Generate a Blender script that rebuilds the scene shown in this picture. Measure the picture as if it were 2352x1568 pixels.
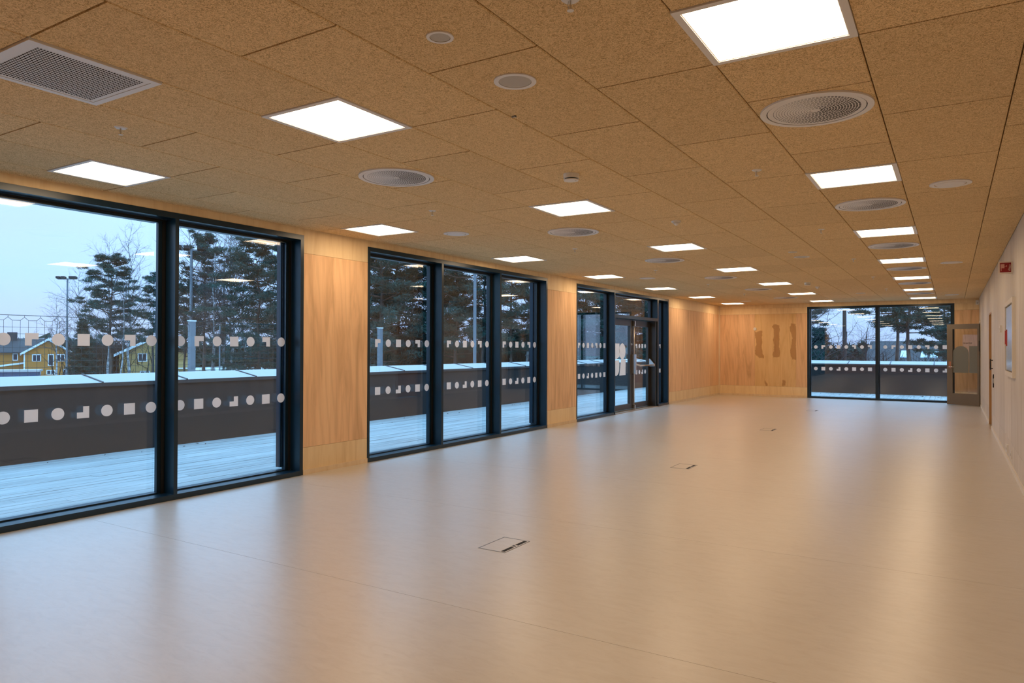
import bpy, math, random
import numpy as np
from mathutils import Vector, Matrix

S = bpy.context.scene
COL = S.collection
for o in list(bpy.data.objects):
    bpy.data.objects.remove(o, do_unlink=True)

# ------------------------------------------------------------------ camera, sky, exposure
H, D, W = 2.719, 21.95, 6.688          # ceiling height, far wall, plain side wall (window wall is x = 0)
YB = -3.0                               # wall behind the camera
X0, Y0 = 1.5647, 3.2817                 # ceiling grid origin, 0.6 m module
YAW, PITCH, ROLL = 0.55376, 0.00932, 0.0029
cam_d = bpy.data.cameras.new('camera')
cam = bpy.data.objects.new('camera', cam_d)
COL.objects.link(cam)
fwd = Vector((-math.sin(YAW) * math.cos(PITCH), math.cos(YAW) * math.cos(PITCH), math.sin(PITCH)))
rgt = Vector((math.cos(YAW), math.sin(YAW), 0))
upv = rgt.cross(fwd)
r2 = rgt * math.cos(ROLL) + upv * math.sin(ROLL)
u2 = -rgt * math.sin(ROLL) + upv * math.cos(ROLL)
cam.matrix_world = Matrix(((r2.x, u2.x, -fwd.x, 6.0982), (r2.y, u2.y, -fwd.y, 0.0), (r2.z, u2.z, -fwd.z, 1.4057), (0, 0, 0, 1)))
cam_d.sensor_fit = 'HORIZONTAL'
cam_d.sensor_width = 36.0
cam_d.lens = 36.0 * 1636.34 / 2352.0
cam_d.clip_start = 0.02
cam_d.clip_end = 2000
S.camera = cam

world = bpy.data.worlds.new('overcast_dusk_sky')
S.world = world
world.use_nodes = True
wn, wl = world.node_tree.nodes, world.node_tree.links
wn.clear()
w_out = wn.new('ShaderNodeOutputWorld'); w_bg = wn.new('ShaderNodeBackground')
w_tc = wn.new('ShaderNodeTexCoord'); w_sep = wn.new('ShaderNodeSeparateXYZ'); w_rmp = wn.new('ShaderNodeValToRGB')
w_map = wn.new('ShaderNodeMapping'); w_nz = wn.new('ShaderNodeTexNoise'); w_mix = wn.new('ShaderNodeMix')
w_mix.data_type = 'RGBA'; w_mix.blend_type = 'MIX'
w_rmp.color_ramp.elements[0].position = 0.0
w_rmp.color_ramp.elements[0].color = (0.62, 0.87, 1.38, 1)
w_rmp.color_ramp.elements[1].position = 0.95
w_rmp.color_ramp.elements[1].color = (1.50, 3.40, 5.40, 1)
w_map.inputs['Scale'].default_value = (1.0, 1.0, 4.0)
w_nz.inputs['Scale'].default_value = 2.2
w_nz.inputs['Detail'].default_value = 1.0
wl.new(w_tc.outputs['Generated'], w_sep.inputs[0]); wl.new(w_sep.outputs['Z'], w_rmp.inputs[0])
wl.new(w_tc.outputs['Generated'], w_map.inputs[0]); wl.new(w_map.outputs[0], w_nz.inputs['Vector'])
w_cr = wn.new('ShaderNodeMapRange')
w_cr.inputs['From Min'].default_value = 0.42; w_cr.inputs['From Max'].default_value = 0.68
w_cr.inputs['To Min'].default_value = 0.0; w_cr.inputs['To Max'].default_value = 0.55
wl.new(w_nz.outputs['Fac'], w_cr.inputs['Value']); wl.new(w_cr.outputs[0], w_mix.inputs['Factor'])
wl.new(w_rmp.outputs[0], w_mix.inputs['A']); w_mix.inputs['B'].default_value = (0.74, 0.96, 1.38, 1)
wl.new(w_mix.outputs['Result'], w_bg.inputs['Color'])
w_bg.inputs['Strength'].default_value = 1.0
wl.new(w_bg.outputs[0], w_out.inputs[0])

S.view_settings.view_transform = 'Standard'
S.view_settings.look = 'None'
S.view_settings.gamma = 1.0
S.view_settings.use_curve_mapping = False
S.view_settings.exposure = 0.0
S.cycles.max_bounces = 5
S.cycles.diffuse_bounces = 4
S.cycles.glossy_bounces = 3
S.cycles.transmission_bounces = 2
S.cycles.transparent_max_bounces = 12
S.cycles.sample_clamp_indirect = 6.0
S.cycles.caustics_reflective = False
S.cycles.caustics_refractive = False
LAMP = (1.0, 0.735, 0.47)
LAMP_STRENGTH = 13.8

# ------------------------------------------------------------------ helpers
class MB:
    def __init__(s): s.v = []; s.f = []
    def add(s, vs, fs):
        n = len(s.v); s.v += [tuple(q) for q in vs]; s.f += [tuple(i + n for i in f) for f in fs]; return s
    def box(s, x0, x1, y0, y1, z0, z1):
        x0, x1 = min(x0, x1), max(x0, x1); y0, y1 = min(y0, y1), max(y0, y1); z0, z1 = min(z0, z1), max(z0, z1)
        return s.add([(x0, y0, z0), (x1, y0, z0), (x1, y1, z0), (x0, y1, z0), (x0, y0, z1), (x1, y0, z1), (x1, y1, z1), (x0, y1, z1)],
                     [(0, 3, 2, 1), (4, 5, 6, 7), (0, 1, 5, 4), (1, 2, 6, 5), (2, 3, 7, 6), (3, 0, 4, 7)])
    def prism(s, poly, w0, w1, axis='z'):
        # poly: 2D points; axis z -> (x,y), axis x -> (y,z), axis y -> (x,z)
        n = len(poly)
        def P(a, b, c): return (a, b, c) if axis == 'z' else ((c, a, b) if axis == 'x' else (a, c, b))
        vs = [P(a, b, w0) for a, b in poly] + [P(a, b, w1) for a, b in poly]
        fs = [tuple(range(n - 1, -1, -1)), tuple(range(n, 2 * n))] + [(i, (i + 1) % n, n + (i + 1) % n, n + i) for i in range(n)]
        return s.add(vs, fs)
    def cyl(s, c, r, h, n=20, r2=None, axis='z'):
        r2 = r if r2 is None else r2
        vs = []
        for k, (rr, t) in enumerate(((r, 0), (r2, h))):
            for i in range(n):
                a = 2 * math.pi * i / n; p, q = rr * math.cos(a), rr * math.sin(a)
                vs.append({'z': (c[0] + p, c[1] + q, c[2] + t), 'x': (c[0] + t, c[1] + p, c[2] + q), 'y': (c[0] + p, c[1] + t, c[2] + q)}[axis])
        fs = [tuple(range(n - 1, -1, -1)), tuple(range(n, 2 * n))] + [(i, (i + 1) % n, n + (i + 1) % n, n + i) for i in range(n)]
        return s.add(vs, fs)
    def ring(s, c, ri, ro, z0, z1, n=36):
        vs = []
        for r, z in ((ri, z0), (ro, z0), (ro, z1), (ri, z1)):
            vs += [(c[0] + r * math.cos(2 * math.pi * i / n), c[1] + r * math.sin(2 * math.pi * i / n), z) for i in range(n)]
        fs = []
        for k in range(4):
            a, b = k * n, ((k + 1) % 4) * n
            fs += [(a + i, a + (i + 1) % n, b + (i + 1) % n, b + i) for i in range(n)]
        return s.add(vs, fs)
    def frame(s, x0, x1, y0, y1, w, z0, z1):
        # rectangular frame in the xy plane, mitred, one closed shell
        o = [(x0, y0), (x1, y0), (x1, y1), (x0, y1)]; i = [(x0 + w, y0 + w), (x1 - w, y0 + w), (x1 - w, y1 - w), (x0 + w, y1 - w)]
        vs = [(a, b, z0) for a, b in o] + [(a, b, z0) for a, b in i] + [(a, b, z1) for a, b in o] + [(a, b, z1) for a, b in i]
        fs = []
        for k in range(4):
            j = (k + 1) % 4
            fs += [(k, 4 + k, 4 + j, j), (8 + k, 8 + j, 12 + j, 12 + k), (k, j, 8 + j, 8 + k), (4 + k, 12 + k, 12 + j, 4 + j)]
        return s.add(vs, fs)
    def tube(s, pts, rad, n=6):
        pts = [Vector(q) for q in pts]
        rs = rad if isinstance(rad, (list, tuple)) else [rad] * len(pts)
        vs = []
        for k, q in enumerate(pts):
            t = (pts[min(k + 1, len(pts) - 1)] - pts[max(k - 1, 0)]).normalized()
            a = t.cross(Vector((0, 0, 1)) if abs(t.z) < .9 else Vector((1, 0, 0))).normalized(); b = t.cross(a)
            vs += [q + (a * math.cos(2 * math.pi * i / n) + b * math.sin(2 * math.pi * i / n)) * rs[k] for i in range(n)]
        fs = [(k * n + i, k * n + (i + 1) % n, (k + 1) * n + (i + 1) % n, (k + 1) * n + i) for k in range(len(pts) - 1) for i in range(n)]
        fs += [tuple(range(n - 1, -1, -1)), tuple(range((len(pts) - 1) * n, len(pts) * n))]
        return s.add(vs, fs)
    def mesh(s, name):
        me = bpy.data.meshes.new(name); me.from_pydata(s.v, [], s.f); me.update(); return me
    def build(s, name, mat, parent=None, smooth=False):
        return put(name, s.mesh(name), mat, parent, smooth=smooth)

def put(name, me, mat, parent=None, loc=(0, 0, 0), rz=0.0, smooth=False):
    if mat is not None and len(me.materials) == 0: me.materials.append(mat)
    if smooth:
        for q in me.polygons: q.use_smooth = True
    o = bpy.data.objects.new(name, me); COL.objects.link(o); o.parent = parent; o.location = loc; o.rotation_euler = (0, 0, rz)
    return o
def empty(name, loc=(0, 0, 0), rz=0.0):
    o = bpy.data.objects.new(name, None); COL.objects.link(o); o.location = loc; o.rotation_euler = (0, 0, rz)
    o.empty_display_size = 0.1
    return o
def tag(o, label, cat, group=None):
    o['label'] = label; o['category'] = cat
    if group: o['group'] = group
    return o
def thing(name, label, cat, loc=(0, 0, 0), rz=0.0, group=None): return tag(empty(name, loc, rz), label, cat, group)
def structure(o): o['kind'] = 'structure'; return o
def room(name, loc=(0, 0, 0)): return structure(empty(name, loc))
def stuff(o): o['kind'] = 'stuff'; return o
def dup(o, parent=None):
    c = o.copy(); COL.objects.link(c); c.parent = parent
    for ch in list(o.children): dup(ch, c)
    return c
ORD = ['first', 'second', 'third', 'fourth', 'fifth', 'sixth', 'seventh', 'eighth', 'ninth']

# ------------------------------------------------------------------ materials
def mat(name, col, rough=0.5, metal=0.0, spec=0.5, emit=None, emit_s=0.0):
    m = bpy.data.materials.new(name); m.use_nodes = True
    b = m.node_tree.nodes['Principled BSDF']
    b.inputs['Base Color'].default_value = (*col, 1); b.inputs['Roughness'].default_value = rough
    b.inputs['Metallic'].default_value = metal; b.inputs['Specular IOR Level'].default_value = spec
    if emit:
        b.inputs['Emission Color'].default_value = (*emit, 1); b.inputs['Emission Strength'].default_value = emit_s
    return m
class NT:
    def __init__(s, m): s.t = m.node_tree; s.b = s.t.nodes['Principled BSDF']
    def n(s, typ, **kw):
        q = s.t.nodes.new(typ)
        for k, v in kw.items():
            if k in q.inputs: q.inputs[k].default_value = v
            else: setattr(q, k, v)
        return q
    def l(s, a, b): s.t.links.new(a, b)
    def pos(s, scale=(1, 1, 1), jitter=0.0):
        g = s.n('ShaderNodeNewGeometry'); mp = s.n('ShaderNodeMapping'); mp.inputs['Scale'].default_value = scale
        if jitter:
            oi = s.n('ShaderNodeObjectInfo'); mu = s.n('ShaderNodeMath', operation='MULTIPLY'); mu.inputs[1].default_value = jitter
            ad = s.n('ShaderNodeVectorMath', operation='ADD')
            s.l(oi.outputs['Random'], mu.inputs[0]); s.l(g.outputs['Position'], ad.inputs[0]); s.l(mu.outputs[0], ad.inputs[1]); s.l(ad.outputs[0], mp.inputs[0])
        else: s.l(g.outputs['Position'], mp.inputs[0])
        return mp.outputs[0]
    def noise(s, vec, scale, detail=4.0, rough=0.5, dist=0.0, kind='FBM'):
        q = s.n('ShaderNodeTexNoise'); q.noise_type = kind
        q.inputs['Scale'].default_value = scale; q.inputs['Detail'].default_value = detail; q.inputs['Roughness'].default_value = rough; q.inputs['Distortion'].default_value = dist
        s.l(vec, q.inputs['Vector']); return q.outputs['Fac']
    def ramp(s, fac, stops):
        q = s.n('ShaderNodeValToRGB'); e = q.color_ramp.elements
        while len(e) < len(stops): e.new(0.5)
        for k, (p, c) in enumerate(stops): e[k].position = p; e[k].color = (*c, 1)
        s.l(fac, q.inputs[0]); return q.outputs[0]
    def mix(s, fac, a, b, mode='MIX'):
        q = s.n('ShaderNodeMix', data_type='RGBA', blend_type=mode)
        for k, v in (('Factor', fac), ('A', a), ('B', b)):
            if isinstance(v, (int, float)): q.inputs[k].default_value = v
            elif isinstance(v, tuple): q.inputs[k].default_value = (*v, 1)
            else: s.l(v, q.inputs[k])
        return q.outputs['Result']
    def rng(s, v, a, b, c, d):
        q = s.n('ShaderNodeMapRange'); q.inputs['From Min'].default_value = a; q.inputs['From Max'].default_value = b; q.inputs['To Min'].default_value = c; q.inputs['To Max'].default_value = d
        s.l(v, q.inputs['Value']); return q.outputs[0]
    def math(s, op, a, b=None):
        q = s.n('ShaderNodeMath', operation=op)
        for k, v in enumerate((a, b)):
            if v is None: continue
            if isinstance(v, (int, float)): q.inputs[k].default_value = v
            else: s.l(v, q.inputs[k])
        return q.outputs[0]
    def random_value(s, lo, hi):
        oi = s.n('ShaderNodeObjectInfo'); return s.rng(oi.outputs['Random'], 0, 1, lo, hi)
    def tint(s, col, val):
        q = s.n('ShaderNodeHueSaturation'); s.l(col, q.inputs['Color'])
        if isinstance(val, (int, float)): q.inputs['Value'].default_value = val
        else: s.l(val, q.inputs['Value'])
        return q.outputs[0]
    def color(s, c): s.l(c, s.b.inputs['Base Color'])
    def bump(s, h, strength=0.3, dist=0.01):
        q = s.n('ShaderNodeBump'); q.inputs['Strength'].default_value = strength; q.inputs['Distance'].default_value = dist
        s.l(h, q.inputs['Height']); s.l(q.outputs[0], s.b.inputs['Normal'])

def wood(name, dark, mid, light, lo=0.92, hi=1.06, streak=0.5, rough=0.5, figure=0.6):
    m = mat(name, mid, rough, spec=0.25); t = NT(m)
    v = t.pos((5.0, 5.0, 0.55), 37.0)
    a = t.noise(v, 1.3, 5.0, 0.55, 1.4)
    c = t.ramp(a, [(0.28, dark), (0.5, mid), (0.74, light)])
    wv = t.n('ShaderNodeTexWave', wave_type='BANDS', bands_direction='DIAGONAL'); wv.inputs['Scale'].default_value = 1.2
    wv.inputs['Distortion'].default_value = 7.0; wv.inputs['Detail'].default_value = 3.0; wv.inputs['Detail Scale'].default_value = 1.1
    t.l(v, wv.inputs['Vector'])
    fg = t.rng(wv.outputs['Fac'], 0.62, 1.0, 0.0, figure * 0.35)
    c = t.mix(fg, c, dark)
    f = t.noise(t.pos((90.0, 90.0, 2.2), 11.0), 1.0, 3.0, 0.6)
    c = t.mix(t.rng(f, 0.35, 0.7, 0.0, streak), c, light)
    t.color(t.tint(c, t.random_value(lo, hi)))
    return m
M = {}
M['plywood'] = wood('plywood_core_sheets', (0.58, 0.35, 0.19), (0.785, 0.50, 0.285), (0.85, 0.575, 0.34), streak=0.25, figure=0.75, lo=0.98, hi=1.08)
M['plywood_edge'] = wood('plywood_pale_sheets', (0.74, 0.53, 0.29), (0.85, 0.645, 0.38), (0.90, 0.71, 0.45), streak=0.35, figure=0.3)
M['plywood_grey'] = wood('plywood_whitewashed_sheets', (0.53, 0.46, 0.39), (0.63, 0.565, 0.495), (0.75, 0.70, 0.64), streak=0.6, figure=0.15)
M['trim_wood'] = wood('pale_pine_trim', (0.66, 0.50, 0.33), (0.74, 0.58, 0.40), (0.80, 0.66, 0.48), figure=0.2)
M['trim_white'] = mat('white_stained_trim', (0.78, 0.72, 0.64), 0.45)
M['oak'] = wood('brown_oak_lining', (0.36, 0.20, 0.08), (0.48, 0.28, 0.12), (0.55, 0.34, 0.16))

def stained_panel():
    m = wood('plywood_sheet_with_damp_stains', (0.68, 0.43, 0.20), (0.82, 0.55, 0.27), (0.88, 0.62, 0.33), streak=0.3, figure=0.2)
    t = NT(m); base = t.b.inputs['Base Color'].links[0].from_socket
    g = t.n('ShaderNodeNewGeometry'); sp = t.n('ShaderNodeSeparateXYZ'); t.l(g.outputs['Position'], sp.inputs[0])
    wob = t.noise(t.pos((1, 1, 1)), 3.2, 3.0, 0.55); wob = t.rng(wob, 0.3, 0.7, -0.06, 0.06)
    tot = None
    for cx, z0, z1, w in ((1.20, 1.20, 1.95, 0.075), (1.68, 1.18, 2.10, 0.085), (2.17, 1.15, 2.14, 0.075), (1.40, 0.33, 0.46, 0.035), (1.90, 0.33, 0.47, 0.05)):
        dx = t.math('ABSOLUTE', t.math('ADD', t.math('SUBTRACT', sp.outputs['X'], cx), wob))
        a = t.rng(dx, w, w + 0.012, 1.0, 0.0)
        dz = t.math('ABSOLUTE', t.math('SUBTRACT', sp.outputs['Z'], (z0 + z1) / 2))
        b = t.rng(t.math('ADD', dz, wob), (z1 - z0) / 2, (z1 - z0) / 2 + 0.03, 1.0, 0.0)
        q = t.math('MULTIPLY', a, b); tot = q if tot is None else t.math('MAXIMUM', tot, q)
    t.color(t.mix(t.math('MULTIPLY', tot, 0.62), base, (0.36, 0.155, 0.05)))
    return m
M['plywood_stained'] = stained_panel()

def woodwool():
    m = mat('woodwool_acoustic_board', (0.46, 0.29, 0.14), 0.9, spec=0.1); t = NT(m)
    v = t.pos((1, 1, 1), 23.0)
    def strands(sc, dist):
        q = t.math('ABSOLUTE', t.math('SUBTRACT', t.math('MULTIPLY', t.noise(v, sc, 1.5, 0.5, dist), 2.0), 1.0))
        return t.rng(q, 0.0, 0.22, 1.0, 0.0)
    h = t.math('ADD', t.math('MULTIPLY', strands(46.0, 2.2), 0.55), t.math('MULTIPLY', strands(80.0, 2.8), 0.45))
    c = t.ramp(h, [(0.0, (0.36, 0.225, 0.10)), (0.35, (0.72, 0.505, 0.262)), (0.7, (0.85, 0.63, 0.35)), (1.0, (0.95, 0.76, 0.48))])
    big = t.noise(v, 3.0, 2.0)
    c = t.mix(t.rng(big, 0.3, 0.7, 0.0, 0.16), c, (0.70, 0.515, 0.28))
    t.color(t.tint(c, t.random_value(1.0, 1.09)))
    return m
M['woodwool'] = woodwool()
M['void'] = mat('dark_ceiling_void', (0.05, 0.028, 0.012), 0.9, spec=0.0)

def lino():
    m = mat('beige_linoleum', (0.60, 0.52, 0.44), 0.42, spec=0.5); t = NT(m)
    t.b.inputs['Coat Weight'].default_value = 1.0; t.b.inputs['Coat Roughness'].default_value = 0.30; t.b.inputs['Coat IOR'].default_value = 1.52
    v = t.pos((5.0, 15.0, 1.0), 9.0)
    a = t.noise(v, 1.3, 7.0, 0.68, 0.9)
    c = t.ramp(a, [(0.30, (0.565, 0.515, 0.455)), (0.52, (0.615, 0.57, 0.515)), (0.75, (0.645, 0.605, 0.555))])
    sc = t.noise(t.pos((16.0, 60.0, 1.0), 5.0), 1.0, 3.0, 0.6)
    c = t.mix(t.rng(sc, 0.66, 0.76, 0.0, 0.32), c, (0.40, 0.345, 0.28))
    t.color(c)
    rr = t.noise(t.pos((1, 1, 1)), 1.2, 3.0); t.l(t.rng(rr, 0.3, 0.7, 0.40, 0.46), t.b.inputs['Roughness'])
    return m
M['lino'] = lino()
M['seam'] = mat('floor_seam_weld', (0.36, 0.30, 0.24), 0.6)

def glass(name, tint=(1, 1, 1), base=0.045, k=0.95):
    m = bpy.data.materials.new(name); m.use_nodes = True; nt = m.node_tree; nt.nodes.clear()
    out = nt.nodes.new('ShaderNodeOutputMaterial'); mx = nt.nodes.new('ShaderNodeMixShader')
    tr = nt.nodes.new('ShaderNodeBsdfTransparent'); gl = nt.nodes.new('ShaderNodeBsdfGlossy'); lw = nt.nodes.new('ShaderNodeLayerWeight')
    tr.inputs[0].default_value = (*tint, 1); gl.inputs['Roughness'].default_value = 0.0
    pw = nt.nodes.new('ShaderNodeMath'); pw.operation = 'POWER'; pw.inputs[1].default_value = 5.0
    lw.inputs['Blend'].default_value = 0.5
    mr = nt.nodes.new('ShaderNodeMapRange'); mr.inputs['To Min'].default_value = base; mr.inputs['To Max'].default_value = k
    nt.links.new(lw.outputs['Facing'], pw.inputs[0]); nt.links.new(pw.outputs[0], mr.inputs['Value']); nt.links.new(mr.outputs[0], mx.inputs[0])
    nt.links.new(tr.outputs[0], mx.inputs[1]); nt.links.new(gl.outputs[0], mx.inputs[2]); nt.links.new(mx.outputs[0], out.inputs[0])
    return m
M['glass'] = glass('clear_window_glass', (0.975, 0.985, 0.99), 0.04)
M['door_glass'] = glass('clear_door_glass', (0.95, 0.96, 0.95), 0.03, 0.9)
M['frost'] = mat('frosted_film_grey', (0.17, 0.18, 0.165), 0.6)
M['sticker'] = mat('matt_white_window_film', (0.97, 0.93, 0.91), 0.6, spec=0.2)
_t = M['sticker'].node_tree; _tr = _t.nodes.new('ShaderNodeBsdfTranslucent'); _tr.inputs[0].default_value = (0.97, 0.93, 0.91, 1)
_mx = _t.nodes.new('ShaderNodeMixShader'); _mx.inputs[0].default_value = 0.42
_t.links.new(_t.nodes['Principled BSDF'].outputs[0], _mx.inputs[1]); _t.links.new(_tr.outputs[0], _mx.inputs[2]); _t.links.new(_mx.outputs[0], _t.nodes['Material Output'].inputs[0])
M['black_metal'] = mat('anthracite_aluminium', (0.004, 0.022, 0.042), 0.30, spec=0.45)
M['black_sash'] = mat('anthracite_sash_profile', (0.003, 0.015, 0.028), 0.30, spec=0.5)
M['gasket'] = mat('black_rubber_gasket', (0.006, 0.006, 0.007), 0.6)
M['steel'] = mat('brushed_steel', (0.62, 0.60, 0.57), 0.28, metal=1.0)
M['threshold'] = mat('bronze_threshold', (0.40, 0.30, 0.20), 0.4, metal=0.6)
M['white_metal'] = mat('white_powder_coat', (0.78, 0.755, 0.74), 0.42)
M['white_plastic'] = mat('white_plastic', (0.80, 0.77, 0.73), 0.4)
M['grey_mesh'] = mat('pale_grey_speaker_mesh', (0.50, 0.475, 0.44), 0.75)
M['gap_shade'] = mat('painted_gap_shade', (0.035, 0.033, 0.032), 0.9, spec=0.0)  # near-black colour painting the shade inside holes and narrow gaps
M['diffuser'] = mat('lit_light_diffuser', (0.9, 0.9, 0.9), 0.6, emit=LAMP, emit_s=LAMP_STRENGTH)
M['black_plastic'] = mat('black_plastic', (0.012, 0.012, 0.012), 0.45)
M['taupe'] = mat('taupe_painted_door', (0.165, 0.135, 0.10), 0.45)
M['copper'] = mat('copper_door_plate', (0.50, 0.22, 0.12), 0.35, metal=0.8)
M['red'] = mat('fire_sign_red', (0.27, 0.008, 0.010), 0.4)
M['red_bright'] = mat('red_enamel', (0.55, 0.06, 0.05), 0.4)
M['sign_white'] = mat('sign_cream', (0.80, 0.70, 0.60), 0.5)
M['sign_pink'] = mat('sign_hose_print', (0.66, 0.33, 0.27), 0.5)
M['cab_door'] = mat('glossy_pale_steel_cabinet', (0.74, 0.79, 0.84), 0.20, metal=0.35)
M['brush'] = mat('black_brush_strip', (0.012, 0.014, 0.018), 0.8)
M['nosing'] = mat('grey_steel_edge', (0.30, 0.31, 0.32), 0.35, metal=0.7)

def deckmat():
    m = mat('frosted_deck_board', (0.70, 0.74, 0.76), 0.75, spec=0.2); t = NT(m)
    a = t.noise(t.pos((40.0, 1.1, 1.0), 13.0), 1.0, 5.0, 0.6)
    c = t.ramp(a, [(0.28, (0.22, 0.23, 0.23)), (0.5, (0.39, 0.41, 0.41)), (0.72, (0.49, 0.505, 0.505))])
    b = t.noise(t.pos((1.0, 0.6, 1.0)), 1.4, 4.0); c = t.mix(t.rng(b, 0.45, 0.7, 0.0, 0.45), c, (0.56, 0.58, 0.58))
    t.color(t.tint(c, t.random_value(0.88, 1.05))); return m
M['deck'] = deckmat()
M['deck_under'] = mat('dark_deck_joists', (0.05, 0.05, 0.05), 0.9)
M['parapet'] = mat('charcoal_parapet_panel', (0.012, 0.010, 0.010), 0.75)
M['parapet_trim'] = mat('charcoal_coping_edge', (0.04, 0.04, 0.042), 0.45)
M['snow'] = mat('thin_snow', (0.46, 0.42, 0.41), 0.7)
def snowfield():
    m = mat('snow_patched_ground', (0.6, 0.65, 0.68), 0.9, spec=0.1); t = NT(m)
    a = t.noise(t.pos((1, 1, 1)), 0.12, 6.0, 0.6)
    t.color(t.ramp(a, [(0.38, (0.16, 0.14, 0.10)), (0.5, (0.45, 0.46, 0.44)), (0.62, (0.74, 0.78, 0.80))])); return m
M['ground'] = snowfield()
M['needle'] = mat('pine_needles', (0.028, 0.074, 0.062), 0.7, spec=0.2)
M['needle2'] = mat('spruce_needles', (0.020, 0.055, 0.046), 0.75, spec=0.2)
def bark(name, a, b, sc):
    m = mat(name, a, 0.85, spec=0.1); t = NT(m); t.color(t.ramp(t.noise(t.pos(sc), 1.0, 3.0, 0.6), [(0.42, a), (0.58, b)])); return m
M['bark_pine'] = bark('pine_bark', (0.07, 0.055, 0.048), (0.13, 0.10, 0.085), (3, 3, 1.2))
M['bark_birch'] = bark('birch_bark', (0.16, 0.16, 0.165), (0.42, 0.43, 0.44), (1.5, 1.5, 5))
M['twig'] = mat('bare_twigs', (0.060, 0.058, 0.062), 0.9, spec=0.1)
M['scrub'] = mat('brown_winter_scrub', (0.050, 0.044, 0.038), 0.95, spec=0.05)
M['ochre'] = mat('ochre_timber_cladding', (0.42, 0.165, 0.026), 0.7)
M['paleyellow'] = mat('pale_yellow_cladding', (0.44, 0.28, 0.10), 0.7)
M['housewhite'] = mat('white_timber', (0.72, 0.76, 0.80), 0.7)
M['slate'] = mat('slate_roof', (0.035, 0.038, 0.045), 0.7)
M['redroof'] = mat('red_tile_roof', (0.17, 0.075, 0.07), 0.7)
M['brownwall'] = mat('brown_timber_wall', (0.09, 0.065, 0.045), 0.8)
M['dark_glass'] = mat('dark_house_window', (0.02, 0.03, 0.045), 0.12)
M['skylight'] = mat('rooflight_painted_sky', (0.70, 0.80, 0.88), 0.3)  # sky reflection in the rooflight glass put into the pale base colour
M['bluefence'] = mat('blue_stained_boards', (0.075, 0.11, 0.20), 0.7)
M['galv'] = mat('galvanised_pole', (0.17, 0.20, 0.23), 0.5, metal=0.3)
M['wood_pole'] = mat('tarred_wooden_pole', (0.045, 0.030, 0.026), 0.85)
M['net'] = mat('dark_green_net_cord', (0.02, 0.035, 0.04), 0.8)
M['leaf'] = mat('withered_brown_leaves', (0.05, 0.035, 0.03), 0.9)
M['ext'] = mat('dark_outer_cladding', (0.03, 0.03, 0.032), 0.7)

# ------------------------------------------------------------------ the room shell
# floor: linoleum sheets laid across the room, 2 m wide, welded seams
fl = structure(MB().box(-0.30, W + 0.2, YB - 0.2, D + 0.05, -0.14, -0.0035).build('floor', M['seam']))
ys = [YB] + [-0.85 + 2.0 * k for k in range(12) if -0.85 + 2.0 * k < D - 0.3] + [D]
for a, b in zip(ys[:-1], ys[1:]):
    MB().box(-0.002, W, a + 0.0012, b - 0.0012, -0.0035, 0.0).build('linoleum_sheet', M['lino'], fl)

# ceiling: dark backing and wood-wool boards in staggered lanes
ce = structure(MB().box(-0.3, W + 0.2, YB - 0.2, D + 0.2, H + 0.03, H + 0.16).build('ceiling', M['void']))
tile_cache = {}
def tile(x0, x1, y0, y1):
    w, l = round(x1 - x0, 4), round(y1 - y0, 4)
    if w < 0.02 or l < 0.02: return
    if (w, l) not in tile_cache:
        g, gy_, c = 0.0028, 0.0055, 0.004
        a, b = w / 2 - g, l / 2 - gy_
        m = MB()
        m.add([(-a + c, -b, 0), (a - c, -b, 0), (a - c, b, 0), (-a + c, b, 0), (-a, -b, c), (a, -b, c), (a, b, c), (-a, b, c), (-a, -b, .028), (a, -b, .028), (a, b, .028), (-a, b, .028)],
              [(0, 3, 2, 1), (0, 1, 5, 4), (1, 2, 6, 5), (2, 3, 7, 6), (3, 0, 4, 7), (4, 5, 9, 8), (5, 6, 10, 9), (6, 7, 11, 10), (7, 4, 8, 11), (8, 9, 10, 11)])
        me = m.mesh('acoustic_tile'); me.materials.append(M['woodwool']); tile_cache[(w, l)] = me
    put('acoustic_tile', tile_cache[(w, l)], None, ce, ((x0 + x1) / 2, (y0 + y1) / 2, H)); tile.k += 1
tile.k = 0
gx = lambda i: X0 + 0.6 * i
gy = lambda n: Y0 + 0.6 * n
LIGHT_LANES, LIGHT_N = (-2, 2, 6), [-6, -1, 4, 9, 14, 19, 24, 29]
NMIN, NMAX = (YB - Y0) / 0.6, (D - Y0) / 0.6
PARITY = {-3: 0, -1: 0, 0: 1, 1: 0, 3: 0, 4: 1, 5: 0, 7: 0, 8: 1}
for i in range(-3, 9):
    xa, xb = max(0.0, gx(i)), min(W, gx(i + 1))
    if i in LIGHT_LANES:
        cuts = [NMIN]
        for n in LIGHT_N: cuts += [n - 1, n, n + 1, n + 2]
        if i == 2: cuts = [c for c in cuts if c not in (-4, -2)] + [-3]
        cuts = sorted({c for c in cuts if NMIN <= c <= NMAX} | {NMAX})
        for a, b in zip(cuts[:-1], cuts[1:]):
            if a in LIGHT_N and abs(b - a - 1) < .01: continue
            tile(xa, xb, gy(a), gy(b))
    else:
        cuts = sorted({NMIN, NMAX} | {n for n in range(-12, 40) if (n - PARITY[i]) % 2 == 0 and NMIN < n < NMAX} | ({-3, -2} if i == 1 else set()))
        for a, b in zip(cuts[:-1], cuts[1:]):
            if i == 1 and a == -3 and b == -2: continue
            tile(xa, xb, gy(a), gy(b))

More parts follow.
